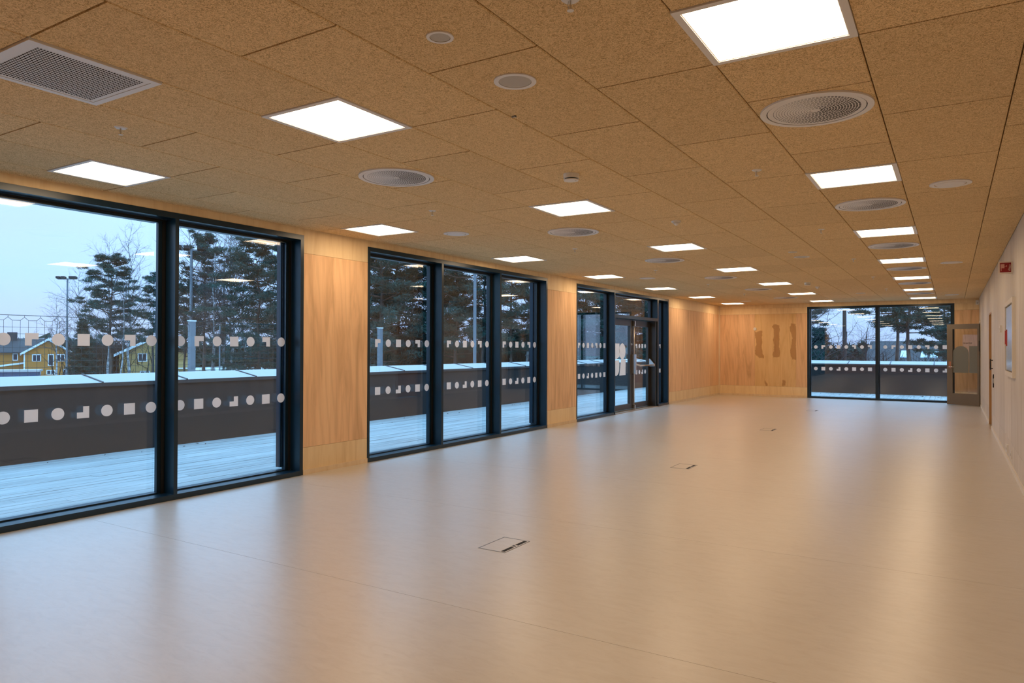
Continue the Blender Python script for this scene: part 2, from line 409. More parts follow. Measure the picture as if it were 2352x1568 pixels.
# window wall (x = 0): core, plywood sheets, skirting
PIERS = [(YB, 0.95), (5.48, 6.495), (11.05, 12.20), (17.395, D)]
WINS = [(0.95, 5.48), (6.495, 11.05), (12.20, 17.395)]
ZT = 2.645
wl_ = room('wall_left')
def sheet(parent, x0, x1, y0, y1, z0, z1, m):
    g = 0.0012
    if x1 - x0 < y1 - y0: MB().box(x0, x1, y0 + g, y1 - g, z0 + g, z1 - g).build('plywood_sheet', m, parent)
    else: MB().box(x0 + g, x1 - g, y0, y1, z0 + g, z1 - g).build('plywood_sheet', m, parent)
JOINT = {0: [], 1: [], 2: [11.44, 11.86], 3: [17.70, 18.95, 20.20, 21.45]}
for k, (a, b) in enumerate(PIERS):
    MB().box(-0.34, -0.016, a - 0.0, b, 0.0, H + 0.03).build('wall_core', M['ext'], wl_)
    js = [a] + JOINT[k] + [b]
    sheet(wl_, -0.016, 0.0, a, b, 0.05, 0.30, M['plywood_edge'])
    for p, q in zip(js[:-1], js[1:]): sheet(wl_, -0.016, 0.0, p, q, 0.30, 2.45, M['plywood'])
    sheet(wl_, -0.016, 0.0, a, b, 2.45, H + 0.02, M['plywood_edge'])
for a, b in WINS:
    MB().box(-0.34, -0.016, a, b, ZT, H + 0.03).build('lintel_core', M['ext'], wl_)
    sheet(wl_, -0.016, 0.0, a, b, ZT, H + 0.02, M['plywood_edge'])
bb = room('baseboard_left')
for a, b in PIERS:
    MB().box(0.0, 0.010, a, b, 0.0, 0.055).build('skirting_board', M['trim_wood'], bb)

# end wall (y = D)
FX0, FX1, FM0, FM1, FZ = 2.537, 6.142, 4.307, 4.371, 2.615
wf = room('wall_back')
for a, b in ((-0.34, FX0), (FX1, W + 0.2)):
    MB().box(a, b, D + 0.016, D + 0.32, 0.0, H + 0.03).build('wall_core', M['ext'], wf)
MB().box(FX0, FX1, D + 0.016, D + 0.32, FZ, H + 0.03).build('lintel_core', M['ext'], wf)
for a, b in ((0.0, 0.19), (0.19, 1.065), (1.065, 2.232), (2.232, FX0), (FX1, W)):
    sheet(wf, a, b, D, D + 0.016, 0.30, 2.44, M['plywood_stained'] if a == 1.065 else M['plywood'])
for a, b in ((0.0, FX0), (FX1, W)):
    sheet(wf, a, b, D, D + 0.016, 0.05, 0.30, M['plywood_edge'])
sheet(wf, 0.0, 3.6, D, D + 0.016, FZ, H + 0.02, M['plywood_edge']); sheet(wf, 3.6, W, D, D + 0.016, FZ, H + 0.02, M['plywood_edge'])
sheet(wf, 0.0, FX0, D, D + 0.016, 2.44, FZ, M['plywood_edge']); sheet(wf, FX1, W, D, D + 0.016, 2.44, FZ, M['plywood_edge'])
bb = room('baseboard_back')
for a, b in ((0.0, FX0), (FX1, W)):
    MB().box(a, b, D - 0.010, D, 0.0, 0.055).build('skirting_board', M['trim_wood'], bb)

# corner post boxed in between window wall and end wall
MB().box(0.0, 0.035, D - 0.035, D, 0.055, H).build('trim_1', M['trim_wood'])['kind'] = 'structure'

# plain side wall (x = W) with a niche door and the kitchen doorway beside the end wall
wr = room('wall_right')
N0, N1, NZ = 15.15, 16.20, 2.08
K0, K1, KZ = 20.95, 21.82, 2.08
segs = [(YB, N0), (N1, K0), (K1, D)]
for a, b in segs:
    MB().box(W + 0.016, W + 0.3, a, b, 0.0, H + 0.03).build('wall_core', M['ext'], wr)
for a, b in ((N0, N1), (K0, K1)):
    MB().box(W + 0.016, W + 0.3, a, b, NZ, H + 0.03).build('lintel_core', M['ext'], wr)
    sheet(wr, W, W + 0.016, a, b, NZ, H + 0.02, M['plywood_grey'])
def run(a, b, step=1.22):
    n = max(1, round((b - a) / step)); return [a + (b - a) * k / n for k in range(n + 1)]
for a, b in segs:
    r = run(a, b)
    for p, q in zip(r[:-1], r[1:]):
        sheet(wr, W, W + 0.016, p, q, 0.30, H + 0.02, M['plywood_grey'])
        sheet(wr, W, W + 0.016, p, q, 0.055, 0.30, M['plywood_grey'])
bb = room('baseboard_right')
for a, b in segs:
    MB().box(W - 0.012, W, a, b, 0.0, 0.06).build('skirting_board', M['trim_white'], bb)

# wall behind the camera
wb = structure(MB().box(-0.34, W + 0.3, YB - 0.25, YB, 0.0, H + 0.03).build('wall_front', M['plywood']))

# ------------------------------------------------------------------ windows in the window wall
STK = {}
def sticker_mesh(kind, axis):
    if (kind, axis) in STK: return STK[(kind, axis)]
    h = 0.05
    poly = {'circle': [(h * math.cos(2 * math.pi * i / 28), h * math.sin(2 * math.pi * i / 28)) for i in range(28)],
            'square': [(-h, -h), (h, -h), (h, h), (-h, h)],
            'gamma': [(-h, -h), (0, -h), (0, 0), (h, 0), (h, h), (-h, h)],
            'neg': [(0, -h), (h, -h), (h, h), (-h, h), (-h, 0), (0, 0)],
            'ell': [(-h, -h), (h, -h), (h, h), (0, h), (0, 0), (-h, 0)]}[kind]
    me = MB().prism(poly, -0.0004, 0.0004, axis).mesh('film_sticker'); me.materials.append(M['sticker']); STK[(kind, axis)] = me
    return me
UP8 = ['circle', 'gamma', 'circle', 'square', 'circle', 'neg', 'circle', 'square']
LO8 = ['circle', 'square', 'circle', 'ell', 'circle', 'square', 'circle', 'square']
ZU, ZL = 1.465, 0.853
GI, GO = -0.165, -0.212               # inner and outer pane planes
def glazing(parent, y0, y1, z0, z1, decorate=True, n=7, first=None, up=UP8, lo=LO8, skip=()):
    pi = MB().box(GI - 0.003, GI + 0.003, y0, y1, z0, z1).build('pane', M['glass'], parent)
    MB().box(GO - 0.003, GO + 0.003, y0, y1, z0, z1).build('pane', M['glass'], parent)
    if decorate:
        for k in range(n):
            y = first + 0.2 * k
            if k in skip: continue
            put('film_sticker', sticker_mesh(up[k], 'x'), None, pi, (GI + 0.0036, y, ZU))
            put('film_sticker', sticker_mesh(lo[k], 'x'), None, pi, (GI + 0.0036, y, ZL))
    return pi
DEP = 0.14
def member(parent, name, y0, y1, z0, z1, x0=-DEP, x1=0.004, m='black_metal'):
    return MB().box(x0, x1, y0, y1, z0, z1).build(name, M[m], parent)
def bay(parent, l, r, zb=0.05, zt=ZT - 0.053, outer=False):
    # l, r: room-side faces of the casing either side of one pane: build sash profile with recessed gasket
    s = 0.070
    for y0, y1, q0, q1 in ((l, l + s, l, l + 0.042), (r - s, r, r - 0.042, r)):
        MB().box(-0.169, -0.150, y0, y1, zb, zt).build('sash_stile', M['black_sash'], parent)
        MB().box(-0.232, -0.169, q0, q1, zb, zt).build('sash_stile_outer', M['black_sash'], parent)
    MB().box(-0.232, -0.150, l + s, r - s, zt - 0.034, zt).build('sash_rail', M['black_sash'], parent)
    MB().box(-0.232, -0.150, l + s, r - s, zb, zb + 0.012).build('sash_rail', M['black_sash'], parent)
    MB().box(-0.150, -0.141, l + 0.004, l + 0.034, zb, zt).build('gasket', M['gasket'], parent)
    MB().box(-0.150, -0.141, r - 0.034, r - 0.004, zb, zt).build('gasket', M['gasket'], parent)
    MB().box(-0.150, -0.141, l + 0.034, r - 0.034, zt - 0.016, zt).build('gasket', M['gasket'], parent)
    if outer:
        MB().box(-0.30, -0.232, r - s, r, zb + 0.03, zt).build('cover_strip', M['black_metal'], parent)
def window(name, y0, y1, mulls, dec):
    w = room(name)
    member(w, 'head', y0, y1, ZT - 0.053, ZT)
    member(w, 'sill', y0, y1, 0.0, 0.05)
    member(w, 'jamb', y0, y0 + 0.04, 0.05, ZT - 0.053); member(w, 'jamb', y1 - 0.045, y1, 0.05, ZT - 0.053)
    MB().box(-0.30, -DEP, y0, y1, -0.02, 0.05).build('outer_sill', M['black_metal'], w)
    MB().box(-0.34, -0.232, y0, y1, ZT - 0.03, ZT).build('outer_head', M['black_metal'], w)
    edges = [y0 + 0.04]
    for a, b in mulls:
        member(w, 'mullion', a, b, 0.05, ZT - 0.053); edges += [a, b]
        MB().box(-0.232, -DEP - 0.012, a, b, 0.05, ZT - 0.053).build('mullion_core', M['black_sash'], w)
    edges.append(y1 - 0.045)
    for k in range(0, len(edges), 2):
        l, r = edges[k], edges[k + 1]
        bay(w, l, r, outer=k + 2 == len(edges))
        glazing(w, l + 0.066, r - 0.066, 0.055, ZT - 0.06, k // 2 not in dec, 7, r - 0.123 - 1.2)
    return w
window('window_1', 0.95, 5.48, [(2.445, 2.482), (3.948, 3.985)], (0,))
window('window_2', 6.495, 11.05, [(7.98, 8.025), (9.495, 9.54)], ())

# third opening: fixed light, double door with transom, narrow side light
w3 = room('window_3')
y0, y1 = 12.20, 17.395
member(w3, 'head', y0, y1, ZT - 0.053, ZT)
member(w3, 'sill', y0, 14.03, 0.0, 0.05); member(w3, 'sill', 16.585, y1, 0.0, 0.05)
member(w3, 'jamb', y0, y0 + 0.037, 0.05, ZT - 0.053); member(w3, 'jamb', y1 - 0.07, y1, 0.05, ZT - 0.053)
for a, b in ((13.99, 14.032), (16.583, 16.655)):
    member(w3, 'mullion', a, b, 0.0, ZT - 0.053); MB().box(-0.232, -DEP - 0.012, a, b, 0.0, ZT - 0.053).build('mullion_core', M['black_sash'], w3)
MB().box(-0.30, -DEP, y0, 14.0, -0.02, 0.05).build('outer_sill', M['black_metal'], w3)
bay(w3, 12.237, 13.99); glazing(w3, 12.30, 13.925, 0.055, ZT - 0.06, True, 8, 12.44)
bay(w3, 16.655, 17.325, outer=True)
pr = glazing(w3, 16.72, 17.26, 0.055, ZT - 0.06, False)
for y, ku, kl in ((16.80, 'circle', 'circle'), (17.00, 'gamma', 'square'), (17.20, 'neg', 'square')):
    put('film_sticker', sticker_mesh(ku, 'x'), None, pr, (GI + 0.0036, y, ZU)); put('film_sticker', sticker_mesh(kl, 'x'), None, pr, (GI + 0.0036, y, ZL))
member(w3, 'transom', 14.032, 16.583, 2.065, 2.135)
bay(w3, 14.032, 16.583, 2.135, ZT - 0.053)
pt = glazing(w3, 14.09, 16.53, 2.14, ZT - 0.06, False)
MB().box(-0.34, -0.232, y0, y1, ZT - 0.03, ZT).build('outer_head', M['black_metal'], w3)
MB().box(-0.30, 0.012, 14.032, 16.583, 0.0, 0.016).build('threshold', M['threshold'], w3)

d1 = room('door_1')
XD = -0.155                             # room-side face of the leaves
def leaf(l, r, hinge):
    lf = MB().box(XD - 0.06, XD, l, l + 0.13, 0.03, 2.06).build('door_stile', M['taupe_dark'], d1)
    MB().box(XD - 0.06, XD, r - 0.13, r, 0.03, 2.06).build('door_stile', M['taupe_dark'], d1)
    MB().box(XD - 0.06, XD, l + 0.13, r - 0.13, 0.03, 0.15).build('door_rail', M['taupe_dark'], d1)
    MB().box(XD - 0.06, XD, l + 0.13, r - 0.13, 1.92, 2.06).build('door_rail', M['taupe_dark'], d1)
    return MB().box(XD - 0.033, XD - 0.027, l + 0.12, r - 0.12, 0.14, 1.93).build('pane', M['glass'], d1)
M['taupe_dark'] = mat('dark_bronze_door_frame', (0.028, 0.024, 0.020), 0.35, spec=0.5)
member(d1, 'door_jamb', 16.50, 16.583, 0.016, 2.065, -0.232, -0.02, 'taupe_dark')
member(d1, 'door_jamb', 14.032, 14.10, 0.016, 2.065, -0.232, -DEP, 'taupe_dark')
pl = leaf(14.10, 15.36, 0)
prr = leaf(15.375, 16.50, 1)
# large four-part emblem in white film on the first leaf
def film(parent, poly, x=XD - 0.0266):
    m = MB().prism(poly, x, x + 0.0008, 'x'); return m.build('film_emblem', M['sticker'], parent)
cz, s_, gy0 = 1.165, 0.35, 14.335
film(pl, [(gy0, cz), (gy0 + s_ * .5, cz), (gy0 + s_, cz + .06), (gy0 + s_, cz + s_), (gy0, cz + s_)])
film(pl, [(gy0 + s_ + .165 + .18 * math.cos(2 * math.pi * i / 32), cz + .178 + .178 * math.sin(2 * math.pi * i / 32)) for i in range(32)])
film(pl, [(gy0 + .345, cz - .02), (gy0, cz - .02)] + [(gy0 + .1725 - .1725 * math.cos(math.pi * i / 20), cz - .19 - .17 * math.sin(math.pi * i / 20)) for i in range(21)])
film(pl, [(gy0 + s_, cz - s_ - .01), (gy0 + 2 * s_, cz - s_ - .01), (gy0 + 2 * s_, cz), (gy0 + s_ + .09, cz)])
for k, (u, l_) in enumerate((('circle', 'circle'), ('neg', 'square'), ('circle', 'circle'), ('square', 'ell'), ('circle', 'circle'))):
    for kk, z in ((u, ZU), (l_, ZL)):
        o = put('film_sticker', sticker_mesh(kk, 'x'), None, prr, (XD - 0.0262, 15.50 + 0.185 * k, z))
# panic bar set: vertical rods, lock case, horizontal push bar
pb = thing('panic_bar', 'steel panic bar with upright rod on the glazed double door', 'door hardware', (0, 0, 0))
MB().tube([(XD + 0.030, 15.40, 0.10), (XD + 0.030, 15.40, 1.30), (XD + 0.030, 15.40, 1.96)], 0.013, 8).build('upright_rod', M['steel'], pb, True)
for z in (0.05, 1.98):
    MB().box(XD, XD + 0.055, 15.38, 15.43, z - 0.06, z + 0.06).build('rod_bracket', M['steel'], pb)
MB().box(XD, XD + 0.085, 15.355, 15.415, 0.83, 1.27).build('lock_case', M['steel'], pb)
MB().tube([(XD + 0.05, 15.39, 1.05), (XD + 0.12, 15.55, 1.01), (XD + 0.12, 16.42, 1.01)], 0.019, 8).build('push_bar', M['steel'], pb, True)
MB().prism([(XD, 0.98), (XD + 0.14, 0.98), (XD + 0.14, 1.03), (XD + 0.03, 1.16), (XD, 1.16)], 16.40, 16.45, 'y').build('bar_bracket', M['steel'], pb)
MB().cyl((XD, 15.30, 1.50), 0.022, 0.02, 14, axis='x').build('thumb_turn', M['steel'], pb)
pb.location = (XD, 15.40, 0.0)
for q in pb.children: q.location = (-XD, -15.40, 0.0)

# ------------------------------------------------------------------ window in the end wall
w4 = room('window_4')
def fbox(name, x0, x1, y0, y1, z0, z1, m='black_metal'): return MB().box(x0, x1, y0, y1, z0, z1).build(name, M[m], w4)
fbox('head', FX0, FX1, D - 0.004, D + 0.14, FZ - 0.06, FZ); fbox('sill', FX0, FX1, D - 0.004, D + 0.14, 0.0, 0.05)
fbox('jamb', FX0, FX0 + 0.062, D - 0.004, D + 0.14, 0.05, FZ - 0.06); fbox('jamb', FX1 - 0.062, FX1, D - 0.004, D + 0.14, 0.05, FZ - 0.06)
fbox('mullion', FM0, FM1, D - 0.004, D + 0.14, 0.05, FZ - 0.06); fbox('outer_sill', FX0, FX1, D + 0.14, D + 0.30, -0.02, 0.045)
for a, b, first, u, l_ in ((FX0 + 0.062, FM0, 2.748, UP8[:7] + ['neg'], LO8), (FM1, FX1 - 0.062, 4.525, UP8, LO8[:7] + ['ell'])):
    fbox('sash_stile', a, a + 0.022, D + 0.10, D + 0.18, 0.05, FZ - 0.06, 'black_sash'); fbox('sash_stile', b - 0.022, b, D + 0.10, D + 0.18, 0.05, FZ - 0.06, 'black_sash')
    p1 = fbox('pane', a + 0.02, b - 0.02, D + 0.117, D + 0.123, 0.05, FZ - 0.06, 'glass')
    fbox('pane', a + 0.02, b - 0.02, D + 0.157, D + 0.163, 0.05, FZ - 0.06, 'glass')
    for k in range(8):
        for kk, z in ((u[k], ZU), (l_[k], 0.845)):
            put('film_sticker', sticker_mesh(kk, 'y'), None, p1, (first + 0.2 * k, D + 0.1164, z))

# ------------------------------------------------------------------ doors on the plain wall
d2 = room('door_2', (6.668, 20.93, 0.0))
ang = math.atan2(0.345, -0.672)
d2.rotation_euler = (0, 0, ang)
LW, T2 = 0.765, 0.045                    # leaf along local +x, room-facing side is local +y
def lb(name, x0, x1, z0, z1, m='taupe', y0=-T2 / 2, y1=T2 / 2, parent=None): return MB().box(x0, x1, y0, y1, z0, z1).build(name, M[m], parent or d2)
lb('door_stile', 0.0, 0.045, 0.012, 2.04); lb('door_stile', LW - 0.135, LW, 0.012, 2.04)
lb('door_rail', 0.045, LW - 0.135, 0.012, 0.30); lb('door_rail', 0.045, LW - 0.135, 1.92, 2.04)
pg = lb('pane', 0.045, LW - 0.135, 0.30, 1.92, 'door_glass', -0.004, 0.004)
def filmd(poly): return MB().prism(poly, 0.0045, 0.0055, 'y').build('frosted_film', M['frost'], pg)
ax = LW - 0.135 - 0.19
filmd([(ax - 0.185, 0.82), (ax + 0.185, 0.82)] + [(ax + 0.19 * math.cos(a), 1.30 + 0.19 * math.sin(a)) for a in [math.pi * k / 16 for k in range(17)]])
filmd([(0.047, 0.82), (ax - 0.20, 0.82), (ax - 0.20, 1.49), (0.047, 1.49)])
hp = lb('handle_plate', LW - 0.10, LW - 0.045, 0.93, 1.10, 'copper', T2 / 2, T2 / 2 + 0.006)
MB().tube([(LW - 0.072, T2 / 2, 0.965), (LW - 0.072, T2 / 2 + 0.05, 0.965), (LW - 0.20, T2 / 2 + 0.055, 0.965)], 0.010, 8).build('lever_handle', M['steel'], hp, True)
cu = bpy.data.curves.new('door_lettering', 'FONT'); cu.body = 'REMAKER'; cu.size = 0.048; cu.extrude = 0.0004; cu.align_x = 'CENTER'
to = bpy.data.objects.new('tmp_text', cu); COL.objects.link(to); bpy.context.view_layer.update()
tme = bpy.data.meshes.new_from_object(to.evaluated_get(bpy.context.evaluated_depsgraph_get())); bpy.data.objects.remove(to)
tx = put('door_lettering', tme, M['black_plastic'], pg, (ax - 0.16, 0.0052, 1.545)); tx.rotation_euler = (math.pi / 2, 0, 0)
MB().box(-0.012, 0.004, T2 / 2, T2 / 2 + 0.012, 1.36, 1.62).build('hinge_cover', M['black_plastic'], d2)
fr2 = room('trim_2')
for a, b, z0, z1 in ((K0 - 0.05, K0, 0.0, KZ), (K1, K1 + 0.05, 0.0, KZ), (K0 - 0.05, K1 + 0.05, KZ, KZ + 0.05)):
    MB().box(W - 0.008, W + 0.2, a, b, z0, z1).build('door_lining', M['plywood_grey'], fr2)
MB().box(W + 0.3, W + 0.32, K0 - 0.2, K1 + 0.2, 0, 2.2).build('corridor_board', M['plywood_grey'], fr2)

d3 = room('door_3')
MB().box(W + 0.10, W + 0.145, N0 + 0.03, N1 - 0.03, 0.012, NZ - 0.03).build('door_leaf', M['oak'], d3)
MB().box(W - 0.004, W + 0.22, N1 - 0.03, N1, 0.0, NZ).build('door_lining', M['oak'], d3)
MB().box(W - 0.004, W + 0.22, N0, N0 + 0.03, 0.0, NZ).build('door_lining', M['plywood_grey'], d3)
MB().box(W - 0.004, W + 0.22, N0 + 0.03, N1 - 0.03, NZ - 0.03, NZ).build('door_lining', M['oak'], d3)

# ------------------------------------------------------------------ things on the walls
hd = thing('pull_handle', 'black oval pull handle on the plywood wall by the recessed door', 'handle', (W, 14.78, 1.06))
hp_ = [(-0.035 - 0.0 * k, 0.055 * math.cos(a), 0.09 + 0.09 * math.sin(a)) for k, a in enumerate([2 * math.pi * i / 20 for i in range(21)])]
MB().tube(hp_, 0.010, 6).build('grip', M['black_plastic'], hd, True)
for z in (0.02, 0.16): MB().tube([(0, 0, z), (-0.035, 0, z)], 0.009, 6).build('standoff', M['black_plastic'], hd)
rd = thing('card_reader', 'tall narrow black card reader on the plywood wall below the pull handle', 'card reader', (W, 14.42, 0.77))
MB().box(-0.016, 0, -0.03, 0.03, 0, 0.22).build('reader_body', M['black_plastic'], rd); MB().box(-0.018, -0.016, -0.02, 0.02, 0.15, 0.20).build('reader_window', M['dark_glass'], rd)
sw = thing('wall_switch', 'white rocker switch beside the tall black card reader', 'switch', (W, 14.16, 0.84))
MB().box(-0.010, 0, -0.042, 0.042, 0, 0.10).build('switch_plate', M['white_plastic'], sw); MB().box(-0.016, -0.010, -0.028, 0.028, 0.015, 0.085).build('rocker', M['white_plastic'], sw)
th = thing('wall_thermostat', 'small cream thermostat on the plywood wall before the hose cabinet', 'thermostat', (W, 12.13, 1.65))
MB().box(-0.026, 0, -0.045, 0.045, 0, 0.095).build('thermostat_case', M['white_plastic'], th); MB().cyl((-0.030, 0, 0.047), 0.02, 0.004, 14, axis='x').build('dial', M['white_metal'], th)
hc = thing('hose_cabinet', 'fire hose cabinet with pale glossy door and white frame in the plywood wall', 'cabinet', (W, 10.24, 1.09))
f = MB().frame(-0.66, 0.66, 0.0, 0.90, 0.055, -0.03, 0.0)
MB().add([(z, x, y) for x, y, z in f.v], f.f).build('cabinet_frame', M['trim_white'], hc)
MB().box(-0.006, 0.0, -0.60, 0.60, 0.06, 0.84).build('cabinet_back', M['black_plastic'], hc)
cd_ = MB().box(-0.020, -0.008, -0.585, 0.595, 0.068, 0.828).build('cabinet_door', M['cab_door'], hc)
MB().box(-0.036, -0.020, 0.50, 0.53, 0.38, 0.55).build('door_pull', M['red_bright'], cd_)
MB().box(-0.030, -0.020, 0.40, 0.43, 0.36, 0.56).build('door_pull', M['red_bright'], cd_)

fs = thing('fire_hose_sign', 'red projecting fire hose sign high on the plywood wall', 'sign', (W, 10.0, 2.285))
MB().prism([(0, -0.012), (0, 0.10), (-0.135, 0.006), (-0.135, -0.004)], 0.0, 0.138, 'z').build('sign_body', M['sign_white'], fs)
sp_ = MB().box(-0.121, -0.014, -0.0145, -0.0125, 0.014, 0.124).build('sign_field', M['red'], fs)
sp_.location = (0, 0.0, 0)
def sf(name, poly, m='sign_white'): return MB().prism([(-0.0675 + (a + 0.0675) * 0.88, 0.069 + (b - 0.069) * 0.9) for a, b in poly], -0.0160, -0.0146, 'y').build(name, M[m], sp_)
sf('hose_reel_print', [(-0.120, 0.060), (-0.078, 0.060), (-0.078, 0.112), (-0.120, 0.112)], 'sign_pink')
sf('hose_tail_print', [(-0.116, 0.026), (-0.110, 0.022), (-0.110, 0.060), (-0.118, 0.060)], 'sign_pink')
sf('nozzle_print', [(-0.078, 0.086), (-0.060, 0.086), (-0.056, 0.098), (-0.050, 0.090), (-0.050, 0.084), (-0.056, 0.076), (-0.060, 0.082), (-0.078, 0.082)], 'sign_pink')
for k in range(5):
    zz = 0.030 + 0.016 * k; xx = -0.040 + 0.003 * k
    sf('flame_print', [(xx, zz + 0.012), (xx + 0.010, zz), (xx + 0.024, zz - 0.004), (-0.012, zz + 0.006), (xx + 0.022, zz + 0.003), (xx + 0.012, zz + 0.008)])

for k, (y, z, what) in enumerate(((10.85, 0.12, 'white double socket low on the plywood wall beneath the hose cabinet'), (10.15, 0.13, 'thin white outlet strip low on the plywood wall, nearer the camera'))):
    q = thing('wall_socket', what, 'socket', (W, y, z), group='sockets low on the plywood wall')
    w_ = 0.075 if k == 0 else 0.03
    MB().box(-0.022 if k == 0 else -0.014, 0, -w_, w_, 0, 0.10).build('socket_plate', M['white_plastic'], q)
    for s in ((-1, 1) if k == 0 else (0,)): MB().cyl((-0.0235 if k == 0 else -0.0155, s * 0.036, 0.05), 0.017, 0.002, 14, axis='x').build('socket_recess', M['grey_mesh'], q)
mc = thing('motion_camera', 'small white motion sensor up in the corner above the open door', 'sensor', (W - 0.045, D - 0.09, 2.56))
MB().box(-0.035, 0.035, -0.03, 0.03, 0.0, 0.115).build('sensor_case', M['white_plastic'], mc)
MB().cyl((0, -0.034, 0.04), 0.020, 0.005, 14, axis='y').build('sensor_lens', M['grey_mesh'], mc); MB().box(0.03, 0.045, -0.01, 0.09, 0.03, 0.08).build('sensor_bracket', M['white_plastic'], mc)
ws = thing('round_wall_sensor', 'round white sensor on the end wall beside the stained plywood sheet', 'sensor', (1.075, D, 2.0))
MB().cyl((0, -0.022, 0), 0.046, 0.022, 24, axis='y').build('sensor_base', M['white_plastic'], ws); MB().cyl((0, -0.030, 0), 0.030, 0.008, 24, axis='y').build('sensor_cap', M['white_metal'], ws)

# ------------------------------------------------------------------ ceiling fittings
def light_panel(i, n, row, k):
    t = thing('ceiling_light_panel', f'lit square ceiling panel, {ORD[k]} along the {row} counting towards the end window', 'ceiling light',
              (gx(i) + 0.3, gy(n) + 0.3, H), group='square lit ceiling panels')
    return t
proto = None
ROWN = {-2: 'row over the window wall', 2: 'middle row', 6: 'row by the plain plywood wall'}
for i in LIGHT_LANES:
    for k, n in enumerate(LIGHT_N):
        t = light_panel(i, n, ROWN[i], max(k - 1, 0))
        if k == 0: t['label'] = f'lit square ceiling panel overhead of the camera in the {ROWN[i]}'
        if proto is None:
            a = MB().frame(-0.302, 0.302, -0.302, 0.302, 0.030, -0.006, 0.02).build('light_frame', M['white_metal'], t)
            b = MB().frame(-0.274, 0.274, -0.274, 0.274, 0.006, -0.002, 0.015).build('inner_bead', M['white_metal'], t)
            c = MB().box(-0.272, 0.272, -0.272, 0.272, 0.001, 0.012).build('diffuser', M['diffuser'], t)
            c.data.materials.append(M['white_plastic'])
            for q in c.data.polygons: q.material_index = 0 if q.normal.z < -0.5 else 1   # only the underside glows
            proto = t
        else:
            for ch in proto.children:
                q = ch.copy(); COL.objects.link(q); q.parent = t

def slots_round():
    rnd = random.Random(3); m = MB(); a_r = math.atan2(0.526, 0.85)
    for k in range(14):
        r = 0.030 + 0.0145 * k; n = max(8, int(2 * math.pi * r / 0.0185))
        for j in range(n):
            a = 2 * math.pi * j / n + k * 0.37; op = 0.16 + 0.84 * (0.5 + 0.5 * math.cos(a - a_r)) ** 0.8
            cx, cy = r * math.cos(a), r * math.sin(a); ux, uy = math.cos(a), math.sin(a)
            hw, hh = 0.0052 * op, 0.0064
            pts = [(cx + ux * s * hw - uy * q * hh, cy + uy * s * hw + ux * q * hh, -0.0078) for s, q in ((-1, -1), (-1, 1), (1, 1), (1, -1))]
            m.add(pts, [(0, 1, 2, 3)])
    return m
def round_vent_proto(t):
    MB().ring((0, 0), 0.255, 0.288, -0.010, 0.0, 48).build('vent_ring', M['white_metal'], t, False)
    MB().ring((0, 0), 0.250, 0.2555, -0.0045, 0.0, 48).build('shadow_gap', M['gap_shade'], t)
    pl_ = MB().cyl((0, 0, -0.0075), 0.250, 0.0075, 48).build('vent_plate', M['white_metal'], t)
    stuff(slots_round().build('perforation_shade', M['gap_shade'], pl_))  # flat dark quads on the plate paint the shade of its holes
vp = None
for lane, row in ((6, 'row by the plain plywood wall'), (1, 'row between the middle lights and the windows')):
    for k in range(6):
        t = thing('round_ceiling_vent', f'round white perforated ceiling vent, {ORD[k]} in the {row}', 'ceiling vent', (gx(lane) + 0.3, gy(1.5 + 5 * k), H), group='round perforated ceiling vents')
        if vp is None: round_vent_proto(t); vp = t
        else:
            for ch in vp.children: dup(ch, t)
# rectangular exhaust grille
t = thing('rectangular_vent_grille', 'rectangular white ceiling grille with rows of dark slots', 'ceiling vent', (gx(1) + 0.3, gy(-2.5), H))
MB().frame(-0.30, 0.30, -0.30, 0.30, 0.035, -0.010, 0.02).build('grille_frame', M['white_metal'], t)
gp = MB().box(-0.264, 0.264, -0.264, 0.264, -0.008, 0.02).build('grille_plate', M['white_metal'], t)
m = MB()
for r_ in range(36):
    yy = -0.235 + 0.47 * r_ / 35
    for c_ in range(26):
        xx = -0.235 + 0.47 * c_ / 25
        m.add([(xx - .0066, yy - .0040, -.0084), (xx - .0066, yy + .0040, -.0084), (xx + .0066, yy + .0040, -.0084), (xx + .0066, yy - .0040, -.0084)], [(0, 1, 2, 3)])
stuff(m.build('perforation_shade', M['gap_shade'], gp))  # slots are dark quads on a solid plate, their shade painted in

def round_fit(name, label, cat, x, y, rad, ring, group, m_in='grey_mesh'):
    t = thing(name, label, cat, (x, y, H), group=group)
    MB().ring((0, 0), rad - ring, rad, -0.006, 0.0, 36).build('trim_ring', M['white_metal'], t)
    MB().cyl((0, 0, -0.004), rad - ring - 0.0015, 0.004, 36).build('grille_disc', M[m_in], t); return t
for k, y in enumerate((2.385, 10.19)):
    round_fit('small_ceiling_downlight', f'small round grey-faced ceiling fitting, {ORD[k]} of two beside a larger speaker', 'ceiling fitting', 4.262, y, 0.058, 0.014, 'small round ceiling fittings')
for k, y in enumerate((2.975, 10.80, 18.45)):
    round_fit('ceiling_speaker', f'round ceiling speaker with white rim, {ORD[k]} along its line', 'speaker', 4.272, y, 0.105, 0.024, 'round ceiling speakers')
for x, row in ((1.262, 'near the window wall'), (6.088, 'near the plain plywood wall')):
    for k, y in enumerate((6.60, 12.62, 20.05)):
        t = thing('air_valve', f'flat round white air valve on the ceiling {row}, {ORD[k]} of three', 'air valve', (x, y, H), group='flat round air valves')
        MB().ring((0, 0), 0.112, 0.146, -0.008, 0.0, 40).build('valve_ring', M['white_metal'], t); MB().cyl((0, 0, -0.012), 0.095, 0.012, 40, 0.108).build('valve_disc', M['white_metal'], t)
sk = None
